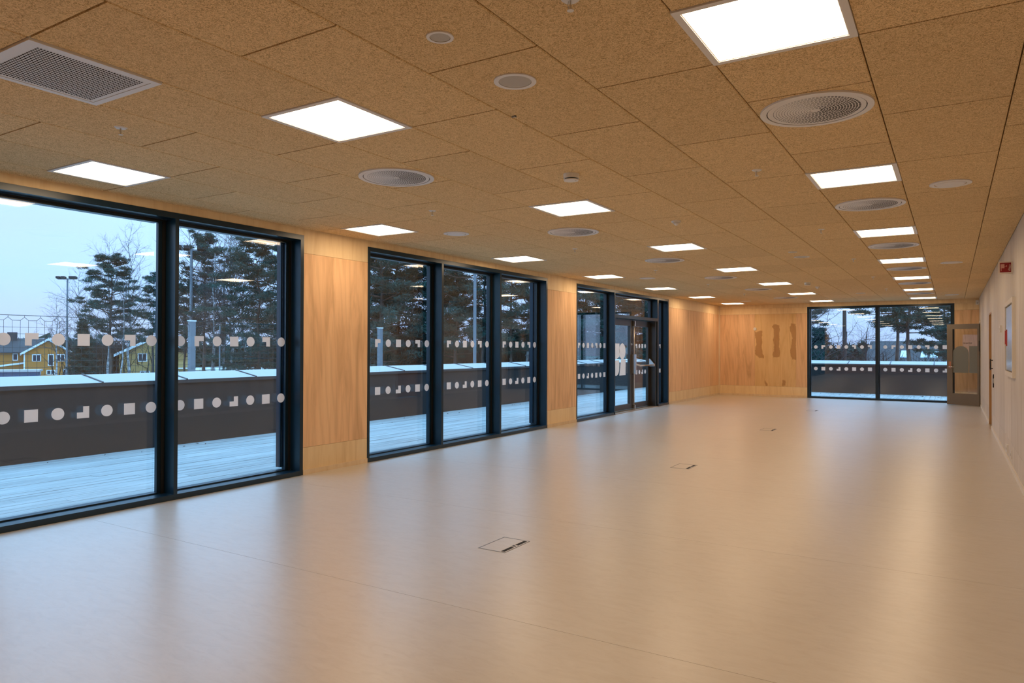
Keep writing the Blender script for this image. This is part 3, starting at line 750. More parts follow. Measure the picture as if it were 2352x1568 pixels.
for x, row in ((1.865, 'window side'), (4.878, 'plain wall side')):
    for k, y in enumerate((2.385, 5.39, 8.42, 11.42, 14.45, 17.42)):
        t = thing('sprinkler_head', f'small ceiling sprinkler with white collar, {ORD[k]} of the line on the {row}', 'sprinkler', (x, y, H), group='ceiling sprinklers')
        if sk is None:
            MB().cyl((0, 0, -0.006), 0.028, 0.006, 24, 0.036).build('collar', M['white_metal'], t)
            MB().cyl((0, 0, -0.040), 0.0035, 0.036, 8).build('stem', M['steel'], t); MB().cyl((0, 0, -0.044), 0.013, 0.003, 16).build('deflector', M['white_metal'], t)
            MB().tube([(-0.009, 0, -0.006), (-0.011, 0, -0.02), (-0.004, 0, -0.040)], 0.0015, 5).build('yoke', M['steel'], t); sk = t
        else:
            for ch in sk.children: dup(ch, t)
def smoke(x, y, label):
    t = thing('smoke_detector', label, 'smoke detector', (x, y, H), group='smoke detectors')
    MB().cyl((0, 0, -0.034), 0.058, 0.034, 30, 0.060).build('detector_base', M['white_plastic'], t)
    MB().cyl((0, 0, -0.042), 0.047, 0.008, 30).build('detector_gap', M['gap_shade'], t); MB().cyl((0, 0, -0.050), 0.055, 0.008, 30, 0.056).build('detector_cap', M['white_plastic'], t)
    MB().cyl((0.030, 0.014, -0.0508), 0.007, 0.001, 12).build('indicator', M['grey_mesh'], t)
smoke(3.654, 4.796, 'white drum-shaped smoke detector before the second middle light panel')
smoke(3.66, 15.05, 'white smoke detector far down the room beside a cone-shaped sensor')
for x, y, l_ in ((3.68, 7.12, 'white cone-shaped motion sensor hanging just before the third middle light panel'), (3.68, 16.15, 'white cone-shaped motion sensor far down the room near a smoke detector')):
    t = thing('motion_sensor', l_, 'sensor', (x, y, H), group='cone-shaped motion sensors')
    MB().cyl((0, 0, -0.014), 0.046, 0.014, 28, 0.050).build('sensor_base', M['white_plastic'], t)
    MB().cyl((0, 0, -0.046), 0.010, 0.032, 28, 0.040).build('sensor_dome', M['white_plastic'], t, True)
t = thing('ceiling_clip', 'tiny bent metal clip poking from a ceiling joint near a round speaker', 'clip', (3.99, 3.42, H))
MB().box(-0.012, 0.012, -0.003, 0.003, -0.008, 0.0).build('clip_tab', M['nosing'], t); MB().box(0.010, 0.012, -0.012, 0.012, -0.008, 0.0).build('clip_leg', M['nosing'], t)

# ------------------------------------------------------------------ floor boxes
fb = None
for k, y in enumerate((4.32, 8.33, 12.92, 17.48)):
    t = thing('floor_box', f'flush floor box with black brush strip, {ORD[k]} in the line from the camera', 'floor box', (3.368, y, 0.0), group='flush floor boxes')
    if fb is None:
        MB().frame(-0.112, 0.112, -0.172, 0.172, 0.0065, 0.0, 0.0022).build('box_frame', M['nosing'], t)
        MB().box(-0.1035, 0.060, -0.1635, 0.1635, 0.0, 0.0012).build('lid_inlay', M['lino'], t)
        MB().box(0.062, 0.1045, -0.1645, 0.1645, 0.0, 0.0015).build('edge_plate', M['white_metal'], t)
        for a, b in ((-0.155, -0.028), (0.030, 0.155)): MB().box(0.070, 0.0985, a, b, 0.0015, 0.0024).build('cable_brush', M['brush'], t)
        MB().prism([(0.066, -0.020), (0.098, -0.004), (0.098, 0.006), (0.066, 0.024)], 0.0015, 0.0028, 'z').build('lift_tab', M['black_plastic'], t); fb = t
    else:
        for ch in fb.children: dup(ch, t)

# ------------------------------------------------------------------ terrace
ZD, PX, PY = -0.03, -3.615, 25.53
dk = structure(MB().box(PX - 0.3, 9.0, -6.0, PY + 0.3, ZD - 0.2, ZD - 0.03).build('floor_terrace', M['deck_under']))
rnd = random.Random(5)
bm_ = {}
def board(x, y0, y1):
    L = round(y1 - y0, 2)
    if L not in bm_:
        me = MB().box(-0.0662, 0.0662, -L / 2 + 0.002, L / 2 - 0.002, -0.028, 0.0).mesh('deck_board'); me.materials.append(M['deck']); bm_[L] = me
    put('deck_board', bm_[L], None, dk, (x, (y0 + y1) / 2, ZD + rnd.uniform(-0.0015, 0.0015)))
xb_ = PX + 0.07
c_ = 0
while xb_ < -0.30:
    off = (c_ * 1.7) % 4.8; y = 0.0
    cuts = [0.0] + [q for q in [off + 4.8 * j for j in range(6)] if 0.4 < q < PY - 0.5] + [PY]
    for a, b in zip(cuts[:-1], cuts[1:]): board(xb_, a, b)
    xb_ += 0.1385; c_ += 1
while xb_ < 7.4:
    board(xb_, D + 0.32, PY); xb_ += 0.1385
def parapet(name, length, s0, seams, loc, rz):
    # runs along local +y; room side is local +x
    p = structure(empty(name, loc, rz))
    MB().box(-0.42, 0.0, 0.0, length, ZD, 0.90).build('wall_core', M['parapet'], p)
    e = [0.0] + seams + [length]
    for a, b in zip(e[:-1], e[1:]):
        MB().prism([(0.030, 0.928), (-0.50, 1.024), (-0.50, 1.000), (0.006, 0.905)], a + 0.004, b - 0.004, 'y').build('coping_sheet', M['snow'], p)
        MB().box(0.012, 0.030, a + 0.001, b - 0.001, 0.876, 0.927).build('coping_edge', M['parapet_trim'], p)
    for s in seams:
        MB().prism([(0.032, 0.926), (0.032, 0.942), (-0.49, 1.037), (-0.49, 1.020)], s - 0.011, s + 0.011, 'y').build('coping_seam', M['parapet_trim'], p)
    return p
parapet('wall_terrace', PY + 6.0, 0, [q for q in [5.242 + 6.0 - 1.2365 * 6 + 1.2365 * k for k in range(30)] if 0.3 < q < PY + 5.6], (PX, -6.0, 0), 0)
# end parapet: local +y runs along world +x, room side faces -y
parapet('wall_terrace_end', 13.2, 0, [q - PX for q in (-2.9, -1.68, -0.46, 0.76, 1.98, 3.192, 4.413, 5.613, 6.83, 8.05)], (PX, PY, 0), -math.pi / 2)
# withered leaves blown against the parapets
m = MB(); rnd = random.Random(8)
for k in range(150):
    x, y = (rnd.uniform(1.6, 6.6), PY - abs(rnd.gauss(0.5, 0.8)) - 0.05) if k < 110 else (PX + abs(rnd.gauss(0.15, 0.35)) + 0.03, rnd.uniform(4, 20))
    if y < D + 0.4 and x > -0.3: continue
    a, s = rnd.uniform(0, 6.28), rnd.uniform(0.010, 0.03)
    q = [(x + s * math.cos(a + b) * r, y + s * math.sin(a + b) * r, ZD + 0.004 + h) for b, r, h in ((0, 1, 0.006), (1.3, .6, 0.0), (math.pi, 1, 0.01), (-1.3, .6, 0.014))]
    m.add(q, [(0, 1, 2, 3)])
stuff(tag(m.build('fallen_leaves', M['leaf']), 'withered leaves scattered over the frosted deck', 'leaves'))

# ------------------------------------------------------------------ grounds beyond the terrace
G = -3.6
structure(MB().box(-420, 300, -250, 420, G - 0.5, G).build('floor_grounds', M['ground']))

def arr_mesh(name, V, F):
    V = np.asarray(V, np.float32).reshape(-1, 3); F = np.asarray(F, np.int32).reshape(-1, 3)
    me = bpy.data.meshes.new(name); me.vertices.add(len(V)); me.vertices.foreach_set('co', V.ravel())
    me.loops.add(F.size); me.loops.foreach_set('vertex_index', F.ravel()); me.polygons.add(len(F))
    me.polygons.foreach_set('loop_start', np.arange(0, F.size, 3, dtype=np.int32)); me.update(calc_edges=True); return me
def segs_mesh(name, segs):
    A = np.array(segs, np.float64)            # p0 p1 r0 r1
    p0, p1, r0, r1_ = A[:, :3], A[:, 3:6], A[:, 6:7], A[:, 7:8]
    t = p1 - p0; t /= np.linalg.norm(t, axis=1, keepdims=True) + 1e-9
    ref = np.where(np.abs(t[:, 2:3]) < .9, np.array([[0, 0, 1.]]), np.array([[1., 0, 0]]))
    a = np.cross(t, ref); a /= np.linalg.norm(a, axis=1, keepdims=True) + 1e-9; b = np.cross(t, a)
    ring = [a * math.cos(q) + b * math.sin(q) for q in (0, 2.094, 4.189)]
    V = np.stack([p0 + ring[0] * r0, p0 + ring[1] * r0, p0 + ring[2] * r0, p1 + ring[0] * r1_, p1 + ring[1] * r1_, p1 + ring[2] * r1_], 1)
    base = (np.arange(len(A)) * 6)[:, None]
    f = np.array([[0, 1, 4], [0, 4, 3], [1, 2, 5], [1, 5, 4], [2, 0, 3], [2, 3, 5]])
    F = (base[:, :, None] + f[None]).reshape(-1, 3); return arr_mesh(name, V, F)
def pads_mesh(name, centers, radii, per, rng, ln=(0.20, 0.42), wd=0.026):
    C = np.repeat(np.array(centers), per, 0); R = np.repeat(np.array(radii), per, 0); n = len(C)
    u = rng.normal(size=(n, 3)); u /= np.linalg.norm(u, axis=1, keepdims=True)
    c = C + u * R * (rng.random((n, 1)) ** 0.45)
    d = u * np.array([1, 1, .5]) + rng.normal(size=(n, 3)) * 0.6 + np.array([0, 0, .25]); d /= np.linalg.norm(d, axis=1, keepdims=True)
    s = np.cross(d, rng.normal(size=(n, 3))); s /= np.linalg.norm(s, axis=1, keepdims=True) + 1e-9
    L = rng.uniform(ln[0], ln[1], (n, 1)); w = wd * rng.uniform(.6, 1.4, (n, 1))
    V = np.stack([c - d * L * .5 - s * w, c - d * L * .5 + s * w, c + d * L * .5], 1)
    return arr_mesh(name, V, np.arange(3 * n))

def make_pine(seed, h=14.0, base=0.38, spread=2.6, nb=40, per=120, lean=0.0):
    rng = np.random.default_rng(seed); segs = []; cen = []; rad = []
    pts = [np.array([lean * (k / 9) ** 2 + rng.normal() * .06, rng.normal() * .06, h * k / 9 * 0.97]) for k in range(10)]
    for k in range(9): segs.append([*pts[k], *pts[k + 1], .20 * (1 - k / 9.5), .20 * (1 - (k + 1) / 9.5)])
    for b in range(nb):
        t = base + (1 - base) * (b + rng.random()) / nb
        i = min(int(t * 9), 8); p = pts[i] + (pts[i + 1] - pts[i]) * (t * 9 - i)
        tt = (t - base) / (1 - base); prof = 1.15 * math.sqrt(max(0.06, 1 - ((tt - .36) / .68) ** 2))
        L = spread * prof * rng.uniform(.55, 1.15); a = b * 2.4 + rng.random(); up = rng.uniform(.0, .28) + .25 * tt
        d = np.array([math.cos(a), math.sin(a), up]); e = p + d * L; mid = p + d * L * .5 + np.array([0, 0, -.06 * L])
        segs.append([*p, *mid, .055, .035]); segs.append([*mid, *e, .035, .012])
        for q in range(4):
            f_ = .42 + .58 * q / 3; c = p + d * L * f_ + rng.normal(size=3) * np.array([.16, .16, .06]) * L * .5 + np.array([0, 0, .08 + rng.normal() * .16])
            cen.append(c); s = rng.uniform(.38, .62) * (0.7 + .12 * L); rad.append([s * 1.05, s * 1.05, s * .40])
    return segs_mesh('tree_trunk', segs), pads_mesh('tree_crown', cen, rad, per, rng)
def make_spruce(seed, h=9.0, spread=2.0, nb=90, per=90):
    rng = np.random.default_rng(seed); cen = []; rad = []; segs = [[0, 0, 0, 0, 0, h * .97, .16, .02]]
    for b in range(nb):
        t = .06 + .92 * (b + rng.random()) / nb; L = spread * (1 - t) ** .8 * rng.uniform(.75, 1.1) + .12; a = b * 2.4
        for q in range(3):
            f_ = .25 + .75 * q / 2; cen.append([math.cos(a) * L * f_, math.sin(a) * L * f_, h * t - .22 * L * f_]); s = .25 + .16 * L; rad.append([s, s, s * .5])
    return segs_mesh('tree_trunk', segs), pads_mesh('tree_crown', cen, rad, per, rng)
def make_birch(seed, h=15.0, nb=30, spread=0.30, base=0.25, wide=1.0, thick=.045):
    rng = np.random.default_rng(seed); tr = []; tw = []
    def grow(p, d, L, r, lev):
        n = 3; q = p
        for k in range(n):
            d = d + rng.normal(size=3) * .14 + np.array([0, 0, .05]); d = d / np.linalg.norm(d); e = q + d * L / n
            tw.append([*q, *e, r * (1 - k / n * .6), r * (1 - (k + 1) / n * .6)])
            if lev < 3:
                for j in range(2 if lev == 1 else 2):
                    dd = d + rng.normal(size=3) * .62; dd /= np.linalg.norm(dd); grow(q + d * L / n * rng.random(), dd, L * rng.uniform(.38, .6), r * .48, lev + 1)
            q = e
    pts = [np.array([rng.normal() * .10, rng.normal() * .10, h * k / 8]) for k in range(9)]
    for k in range(8): tr.append([*pts[k], *pts[k + 1], .15 * (1 - k / 8.4), .15 * (1 - (k + 1) / 8.4)])
    for b in range(nb):
        t = base + (.97 - base) * (b + rng.random()) / nb; i = min(int(t * 8), 7); p = pts[i] + (pts[i + 1] - pts[i]) * (t * 8 - i)
        a = b * 2.4 + rng.random(); d = np.array([math.cos(a) * wide, math.sin(a) * wide, rng.uniform(.5, 1.2)]); d /= np.linalg.norm(d)
        grow(p, d, h * spread * (1.15 - t) * rng.uniform(.7, 1.2) + .4, thick * (1.2 - t), 1)
    return segs_mesh('tree_trunk', tr), segs_mesh('tree_crown', tw)
VAR = {'pine': [(make_pine(11), 14.0), (make_pine(12, spread=3.0, lean=.5), 14.0), (make_pine(13, base=.28, spread=2.9, nb=48), 14.0), (make_pine(14, base=.5, spread=2.4, lean=-.6, nb=30), 14.0)],
       'densepine': [(make_pine(21, base=.16, spread=3.3, nb=64, per=125), 14.0), (make_pine(22, base=.22, spread=3.0, nb=58, per=125, lean=.4), 14.0)],
       'spruce': [(make_spruce(31), 9.0)],
       'birch': [(make_birch(41), 15.0), (make_birch(42, nb=26, spread=.26, base=.35), 15.0), (make_birch(43, nb=34, spread=.34), 15.0)],
       'bush': [(make_birch(51, h=5.5, nb=34, spread=.55, base=.08, wide=1.3, thick=.016), 5.5)]}
BARK = {'pine': 'bark_pine', 'densepine': 'bark_pine', 'spruce': 'bark_pine', 'birch': 'bark_birch', 'bush': 'twig'}
LEAF = {'pine': 'needle', 'densepine': 'needle', 'spruce': 'needle2', 'birch': 'twig', 'bush': 'twig'}
rnd = random.Random(17)
def tree(kind, var, x, y, h, label, group=None, wide=1.0):
    (tm, cm), h0 = VAR[kind][var % len(VAR[kind])]
    t = thing({'pine': 'pine_tree', 'densepine': 'pine_tree', 'spruce': 'spruce_tree', 'birch': 'bare_birch', 'bush': 'bare_bush'}[kind], label, 'tree' if kind != 'bush' else 'bush', (x, y, G), rnd.uniform(0, 6.28), group)
    s = h / h0; t.scale = (s * wide, s * wide, s)
    put('trunk', tm, M[BARK[kind]], t); put('crown', cm, M[LEAF[kind]], t)
GV = 'seen through the two-pane window with the yellow houses'
tree('birch', 0, -92.9, 50.4, 15.1, 'bare birch standing just behind the lone floodlight mast')
tree('birch', 1, -89.5, 46.0, 11.3, 'low bare birch with wide twigs beside the ochre gable', wide=1.3)
tree('birch', 2, -79.4, 46.9, 18.1, 'bare birch rising behind the lone layered pine')
tree('birch', 0, -72.4, 45.4, 18.6, 'tallest bare birch between the lone layered pine and the mullion')
tree('pine', 0, -64.1, 38.8, 14.1, 'lone pine with layered dark pads standing against the sky', wide=1.15)
tree('pine', 3, -53.0, 36.2, 11.3, 'smaller pine with crooked trunk before the pale yellow house')
tree('spruce', 0, -76.9, 42.7, 8.3, 'dark round-topped spruce behind the white square sticker')
tree('birch', 1, -55.2, 34.9, 10.9, 'pale slender birch trunk before the pale yellow house')
g = 'trees in the grove by the tall floodlight'
for kind, v, x, y, h, l_ in [
        ('pine', 0, -49.2, 38.6, 14.9, 'pine with tiered crown behind the floodlight mast by the net post'),
        ('birch', 0, -57.5, 42.9, 18.6, 'bare birch directly behind the floodlight mast by the net post'),
        ('birch', 2, -50.7, 42.3, 19.4, 'tall bare birch rising to the window head between two grove pines'),
        ('birch', 1, -42.4, 34.6, 13.0, 'slender white-stemmed birch just past the net post'),
        ('densepine', 0, -36.9, 34.4, 13.2, 'dense broad pine next to the jamb of the two-pane window'),
        ('pine', 2, -41.0, 40.6, 15.9, 'taller pine rising behind the dense broad one by the jamb'),
        ('birch', 0, -53.1, 45.6, 19.0, 'tall bare birch with its twigs against the dense pine by the jamb'),
        ('pine', 1, -54.4, 40.2, 10.9, 'low pine tucked behind the mullion by the net post'),
        ('birch', 2, -45.5, 37.0, 14.0, 'pale birch stem behind the thin pole with the dark box'),
        ('birch', 1, -47.0, 40.0, 16.0, 'bare birch between the net post and the side-hung floodlight')]:
    tree(kind, v, x, y, h, l_, g)
g = 'trees filling the three-pane window'
for kind, v, x, y, h, l_ in [
        ('densepine', 0, -28.5, 34.9, 15.2, 'dark pine half hidden by the plywood pier before the three-pane window'),
        ('densepine', 1, -23.8, 33.1, 15.7, 'broad dark pine behind the capped net post'),
        ('densepine', 0, -25.5, 36.5, 15.2, 'dark pine just past the capped net post in the first pane'),
        ('pine', 2, -25.1, 39.4, 13.5, 'dark pine behind the first mullion of the three-pane window'),
        ('birch', 0, -24.8, 37.2, 15.8, 'bare birch among the pines of the first pane'),
        ('pine', 2, -21.1, 37.2, 15.4, 'pine in the second pane just before the tall pale mast'),
        ('pine', 1, -18.5, 36.4, 13.6, 'pine in the second pane just past the tall pale mast'),
        ('birch', 2, -25.4, 41.5, 16.1, 'bare birch behind the first mullion of the three-pane window'),
        ('pine', 0, -17.0, 37.3, 12.5, 'open-crowned pine in the third pane of the three-pane window'),
        ('birch', 1, -18.1, 41.3, 14.4, 'bare birch against the sky in the third pane'),
        ('densepine', 0, -19.4, 46.3, 11.3, 'more distant pine low in the third pane by the pale outbuilding')]:
    tree(kind, v, x, y, h, l_, g)
g = 'trees beyond the glazed double door'
for kind, v, x, y, h, l_ in [
        ('pine', 1, -14.0, 41.6, 12.9, 'pine seen in the fixed light beside the double door'),
        ('birch', 0, -16.2, 44.9, 12.3, 'bare birch seen in the fixed light beside the double door'),
        ('densepine', 1, -12.0, 40.4, 13.6, 'dense pine behind the mullion next to the double door'),
        ('densepine', 0, -10.2, 39.2, 11.2, 'dense pine seen through the door leaf with the white emblem'),
        ('pine', 2, -10.8, 43.6, 11.8, 'pine seen through the door leaf with the panic bar')]:
    tree(kind, v, x, y, h, l_, g)
tree('pine', 3, 2.5, 62.3, 13.1, 'pine with open crown just past the mullion of the end window', wide=1.2)
tree('pine', 3, 3.6, 54.8, 12.4, 'straight-trunked pine standing before the long slate roof', wide=1.25)
tree('pine', 0, 5.6, 58.1, 12.4, 'broad pine filling the upper corner of the end window by the open door')
tree('pine', 2, 6.3, 50.6, 8.4, 'low bushy pine beside the open door in the end window')
tree('spruce', 0, -1.5, 51.8, 6.5, 'dark pointed spruce in the corner of the end window', wide=1.25)
tree('birch', 2, -0.9, 43.5, 9.6, 'bare tree spreading twigs across the top of the end window', wide=1.6)
tree('bush', 0, 0.75, 57.7, 6.9, 'rounded bare bush before the slate-roofed house', wide=1.0)
tree('pine', 2, -2.6, 48.9, 10.7, 'pine partly hidden behind the edge of the end window')

# winter scrub along the wood's edge
rng = np.random.default_rng(77); sg = []
def scrub(xa, ya, xb2, yb2, n, hh, sp):
    for k in range(n):
        t = rng.random(); x = xa + (xb2 - xa) * t + rng.normal() * sp; y = ya + (yb2 - ya) * t + rng.normal() * sp; h = hh * rng.uniform(.5, 1.15)
        d = rng.normal(size=2) * .22 * h; r = rng.uniform(.03, .10)
        sg.append([x, y, G, x + d[0] * .5, y + d[1] * .5, G + h * .6, r, r * .7]); sg.append([x + d[0] * .5, y + d[1] * .5, G + h * .6, x + d[0], y + d[1], G + h, r * .7, .01])
        e = rng.normal(size=2) * .3 * h; sg.append([x + d[0] * .5, y + d[1] * .5, G + h * .55, x + d[0] * .5 + e[0], y + d[1] * .5 + e[1], G + h * 1.02, r * .5, .008])
scrub(-98, 54.5, -86, 52.5, 900, 5.6, 1.6); scrub(-52, 50, -34, 46, 1500, 5.6, 1.8); scrub(-34, 44, -14, 52, 1700, 6.0, 2.0); scrub(-14, 52, -6, 54, 600, 5.2, 1.6); scrub(-6, 66, 9, 66, 260, 4.2, 1.2)
me = segs_mesh('winter_scrub', sg); stuff(tag(put('winter_scrub', me, M['scrub']), 'brown leafless scrub along the edge of the wood', 'scrub'))
# far forest belt closing the horizon
cen = []; rad = []
for k in range(420):
    a = math.radians(95 + 82 * rng.random()); R = rng.uniform(190, 240); h = rng.uniform(3.5, 7.0)
    for q in range(3):
        cen.append([6 + R * math.cos(a), R * math.sin(a), G + h * (.2 + .3 * q)]); s = 3.2 * (1 - .27 * q); rad.append([s, s, h * .3])
stuff(tag(put('distant_forest', pads_mesh('distant_forest', cen, rad, 26, rng, (2.0, 4.0), .7), M['needle2']), 'low dark belt of distant forest on the horizon', 'forest'))

# ------------------------------------------------------------------ houses
def part(name, mb, m, parent): return mb.build(name, M[m], parent)
def casement(parent, x, z, w, h, leaves=2, y=0.0):
    # window on a wall facing local -y, centre x, sill z
    f_ = MB().frame(-w / 2, w / 2, 0, h, 0.11, -0.06, 0.0); f_.v = [(a + x, y + c, b + z) for a, b, c in f_.v]
    o = part('window_frame', f_, 'housewhite', parent)
    part('pane', MB().box(x - w / 2 + 0.1, x + w / 2 - 0.1, y - 0.03, y - 0.005, z + 0.1, z + h - 0.1), 'dark_glass', o)
    for k in range(1, leaves):
        xx = x - w / 2 + w * k / leaves; part('glazing_bar', MB().box(xx - .05, xx + .05, y - 0.06, y - 0.02, z + .1, z + h - .1), 'housewhite', o)
    return o
# ochre house: gable faces the school
hx = thing('ochre_house', 'ochre timber house with white-edged gable behind the net', 'house', (-112.6, 55.9, G), 0)
hx.rotation_euler = (0, 0, 1.11)
GW, EH, RH, DP = 3.05, 4.05, 6.05, 9.0
part('gable_wall', MB().prism([(-GW, 0), (GW, 0), (GW, EH), (0, RH), (-GW, EH)], 0.0, DP, 'y'), 'ochre', hx)
for s in (-1, 1):
    o_ = MB().prism([(0, RH + .02), (s * (GW + .5), EH - .28), (s * (GW + .5), EH - .08), (0, RH + .22)], -0.45, DP + .4, 'y'); part('roof_slope', o_, 'slate', hx)
    part('barge_board', MB().prism([(0, RH - .08), (s * (GW + .52), EH - .38), (s * (GW + .52), EH - .04), (0, RH + .26)], -0.53, -0.45, 'y'), 'housewhite', hx)
    part('corner_board', MB().box(s * GW - .09, s * GW + .09, -0.05, 0.12, 0, EH), 'housewhite', hx)
casement(hx, -1.5, 2.75, 1.15, 1.1); casement(hx, 1.6, 2.75, 1.15, 1.1); casement(hx, 0.35, 2.05, 0.78, 1.8, 1)
casement(hx, -1.5, 0.70, 1.15, .72); casement(hx, 0.35, 0.72, 1.15, .72); casement(hx, 2.25, -.0, 0.7, 1.55, 1)
# long rear body with slate roof, chimney and small windows
part('rear_wall', MB().box(-15, -GW, 4.0, 10, 0, 4.15), 'ochre', hx)
part('rear_roof', MB().prism([(3.4, 4.0), (3.4, 4.15), (7.0, 6.35), (10.6, 4.15), (10.6, 4.0)], -15.2, 0.0, 'x'), 'slate', hx)
part('chimney', MB().box(-5.6, -4.3, 6.4, 7.4, 5.8, 7.3), 'slate', hx)
for x in (-4.4, -8.2, -10.4): casement(hx, x, 2.85, .7, 1.1, 1, 4.0)
part('lean_to_wall', MB().prism([(-10.5, 0), (-GW, 0), (-GW, 2.35), (-10.5, 1.35)], 1.2, 4.0, 'y'), 'ochre', hx)
part('lean_to_roof', MB().prism([(-10.9, 1.30), (-GW + .02, 2.40), (-GW + .02, 2.62), (-10.9, 1.52)], 0.8, 4.2, 'y'), 'housewhite', hx)
casement(hx, -9.9, 0.3, .5, .8, 1, 1.2)
# pale yellow house among the trees
hy = thing('pale_yellow_house', 'pale yellow house with snowy eaves half hidden behind the crooked pine', 'house', (-83.0, 55.0, G), 1.0)
part('gable_wall', MB().prism([(-4.2, 0), (4.2, 0), (4.2, 4.1), (0, 6.2), (-4.2, 4.1)], 0.0, 9, 'y'), 'paleyellow', hy)
for s in (-1, 1):
    part('roof_slope', MB().prism([(0, 6.22), (s * 4.7, 3.85), (s * 4.7, 4.05), (0, 6.45)], -.5, 9.4, 'y'), 'redroof', hy)
    part('barge_board', MB().prism([(0, 6.15), (s * 4.75, 3.75), (s * 4.75, 4.1), (0, 6.5)], -.58, -.5, 'y'), 'housewhite', hy)
for x, z, w, h in ((-1.5, 3.1, 1.1, 1.1), (1.6, 3.1, 1.1, 1.1), (-1.2, .8, 1.2, 1.1), (2.2, .8, 1.2, 1.1)): casement(hy, x, z, w, h)
part('balcony_rail', MB().box(0.2, 4.2, -1.2, -1.1, 2.3, 3.1), 'paleyellow', hy); part('balcony_floor', MB().box(0.2, 4.2, -1.2, 0, 2.15, 2.3), 'housewhite', hy)
# playhouse
hp2 = thing('playhouse', 'tiny playhouse with a snowy pointed roof between ochre house and grove', 'playhouse', (-64.9, 38.2, G), 1.0)
part('playhouse_wall', MB().prism([(-.75, 0), (.75, 0), (.75, 1.25), (0, 1.9), (-.75, 1.25)], 0, 1.8, 'y'), 'housewhite', hp2)
for s in (-1, 1): part('playhouse_roof', MB().prism([(0, 1.92), (s * 1.0, 1.05), (s * 1.0, 1.2), (0, 2.1)], -.2, 2.0, 'y'), 'skylight', hp2)
part('playhouse_door', MB().box(-.3, .3, -.04, 0, 0, 1.1), 'dark_glass', hp2)
# blue shed with snow on the roof, and parked snowy car roof before it
bs = thing('blue_shed', 'low blue shed with snow-covered flat roof before the ochre house', 'shed', (-79.5, 36.4, G), 1.05)
part('shed_wall', MB().box(-6, 2.6, 0, 3, 0, 2.3), 'bluefence', bs); part('shed_roof', MB().box(-6.2, 2.8, -.25, 3.2, 2.3, 2.5), 'snow', bs)
for k in range(11): part('wall_batten', MB().box(-5.8 + .78 * k, -5.72 + .78 * k, -.04, 0, 0, 2.28), 'bluefence', bs)
pc = thing('snowy_shelter', 'low shelter roof rounded with snow beside the blue shed', 'shelter', (-63.0, 27.6, G), 1.0)
part('shelter_roof', MB().prism([(-4.5, 1.5), (2.0, 1.5), (1.2, 1.7), (-.4, 1.95), (-2.2, 2.05), (-4.5, 2.0)], 0, 2.2, 'y'), 'snow', pc)
for x in (-3.5, 1.2): part('shelter_post', MB().box(x - .08, x + .08, .2, .36, 0, 1.5), 'galv', pc)
# white house seen between the pines
hw = thing('white_house', 'white house with grey roof glimpsed between the pines', 'house', (-27.5, 62.0, G), 0.25)
part('house_wall', MB().box(-6, 6, 0, 8, 0, 4.2), 'housewhite', hw); part('house_roof', MB().prism([(-.5, 4.1), (4, 6.6), (8.5, 4.1)], -6.4, 6.4, 'x'), 'slate', hw)
for x in (-4, -1.4, 1.4, 4): casement(hw, x, 2.2, 1.1, 1.2)
hw2 = thing('white_outbuilding', 'low pale outbuilding behind the third pane of the three-pane window', 'house', (-20.2, 55.0, G), 0.15)
part('house_wall', MB().box(-4, 5, 0, 5, 0, 3.3), 'housewhite', hw2); part('house_roof', MB().box(-4.4, 5.4, -.5, 5.4, 3.3, 3.55), 'snow', hw2)
for x in (-2.4, .4, 3.2): casement(hw2, x, 1.6, 1.6, .9, 3)
# long slate-roofed house beyond the end parapet
hs = thing('slate_roofed_house', 'long brown house with slate roof and bright rooflights beyond the end parapet', 'house', (4.4, 70.0, G), -0.04)
part('house_wall', MB().box(-4.6, 8.0, 0.4, 8, 0, 3.6), 'brownwall', hs)
part('house_roof', MB().prism([(-.3, 3.5), (-.3, 3.7), (4.2, 5.75), (8.6, 3.7), (8.6, 3.5)], -5.0, 8.4, 'x'), 'slate', hs)
part('gutter', MB().box(-5.0, 8.4, -.42, -.3, 3.45, 3.62), 'skylight', hs)
for x, w in ((-2.0, .5), (-.45, .5), (.3, .6)):
    sl = 2.05 / 4.5
    part('rooflight', MB().add([(x - w / 2, .9, 3.75 + sl * 1.2 + .05), (x + w / 2, .9, 3.75 + sl * 1.2 + .05), (x + w / 2, 2.1, 3.75 + sl * 2.4 + .05), (x - w / 2, 2.1, 3.75 + sl * 2.4 + .05),
                                (x - w / 2, .9, 3.75 + sl * 1.2 - .05), (x + w / 2, .9, 3.75 + sl * 1.2 - .05), (x + w / 2, 2.1, 3.75 + sl * 2.4 - .05), (x - w / 2, 2.1, 3.75 + sl * 2.4 - .05)],
                               [(0, 1, 2, 3), (4, 7, 6, 5), (0, 4, 5, 1), (1, 5, 6, 2), (2, 6, 7, 3), (3, 7, 4, 0)]), 'skylight', hs)
# board fence in the corner of the end window
ft = thing('board_fence', 'grey board fence beside the dark pole beyond the end parapet', 'fence', (-3.6, 56.0, G), 0.0)
for k in range(30): part('fence_board', MB().box(.165 * k, .165 * k + .15, 0, .03, 0, 3.3 + .05 * math.sin(k * 2.1)), 'galv' if k == 11 else 'brownwall', ft)
for z in (.6, 2.6): part('fence_rail', MB().box(0, 4.95, .03, .08, z, z + .1), 'brownwall', ft)

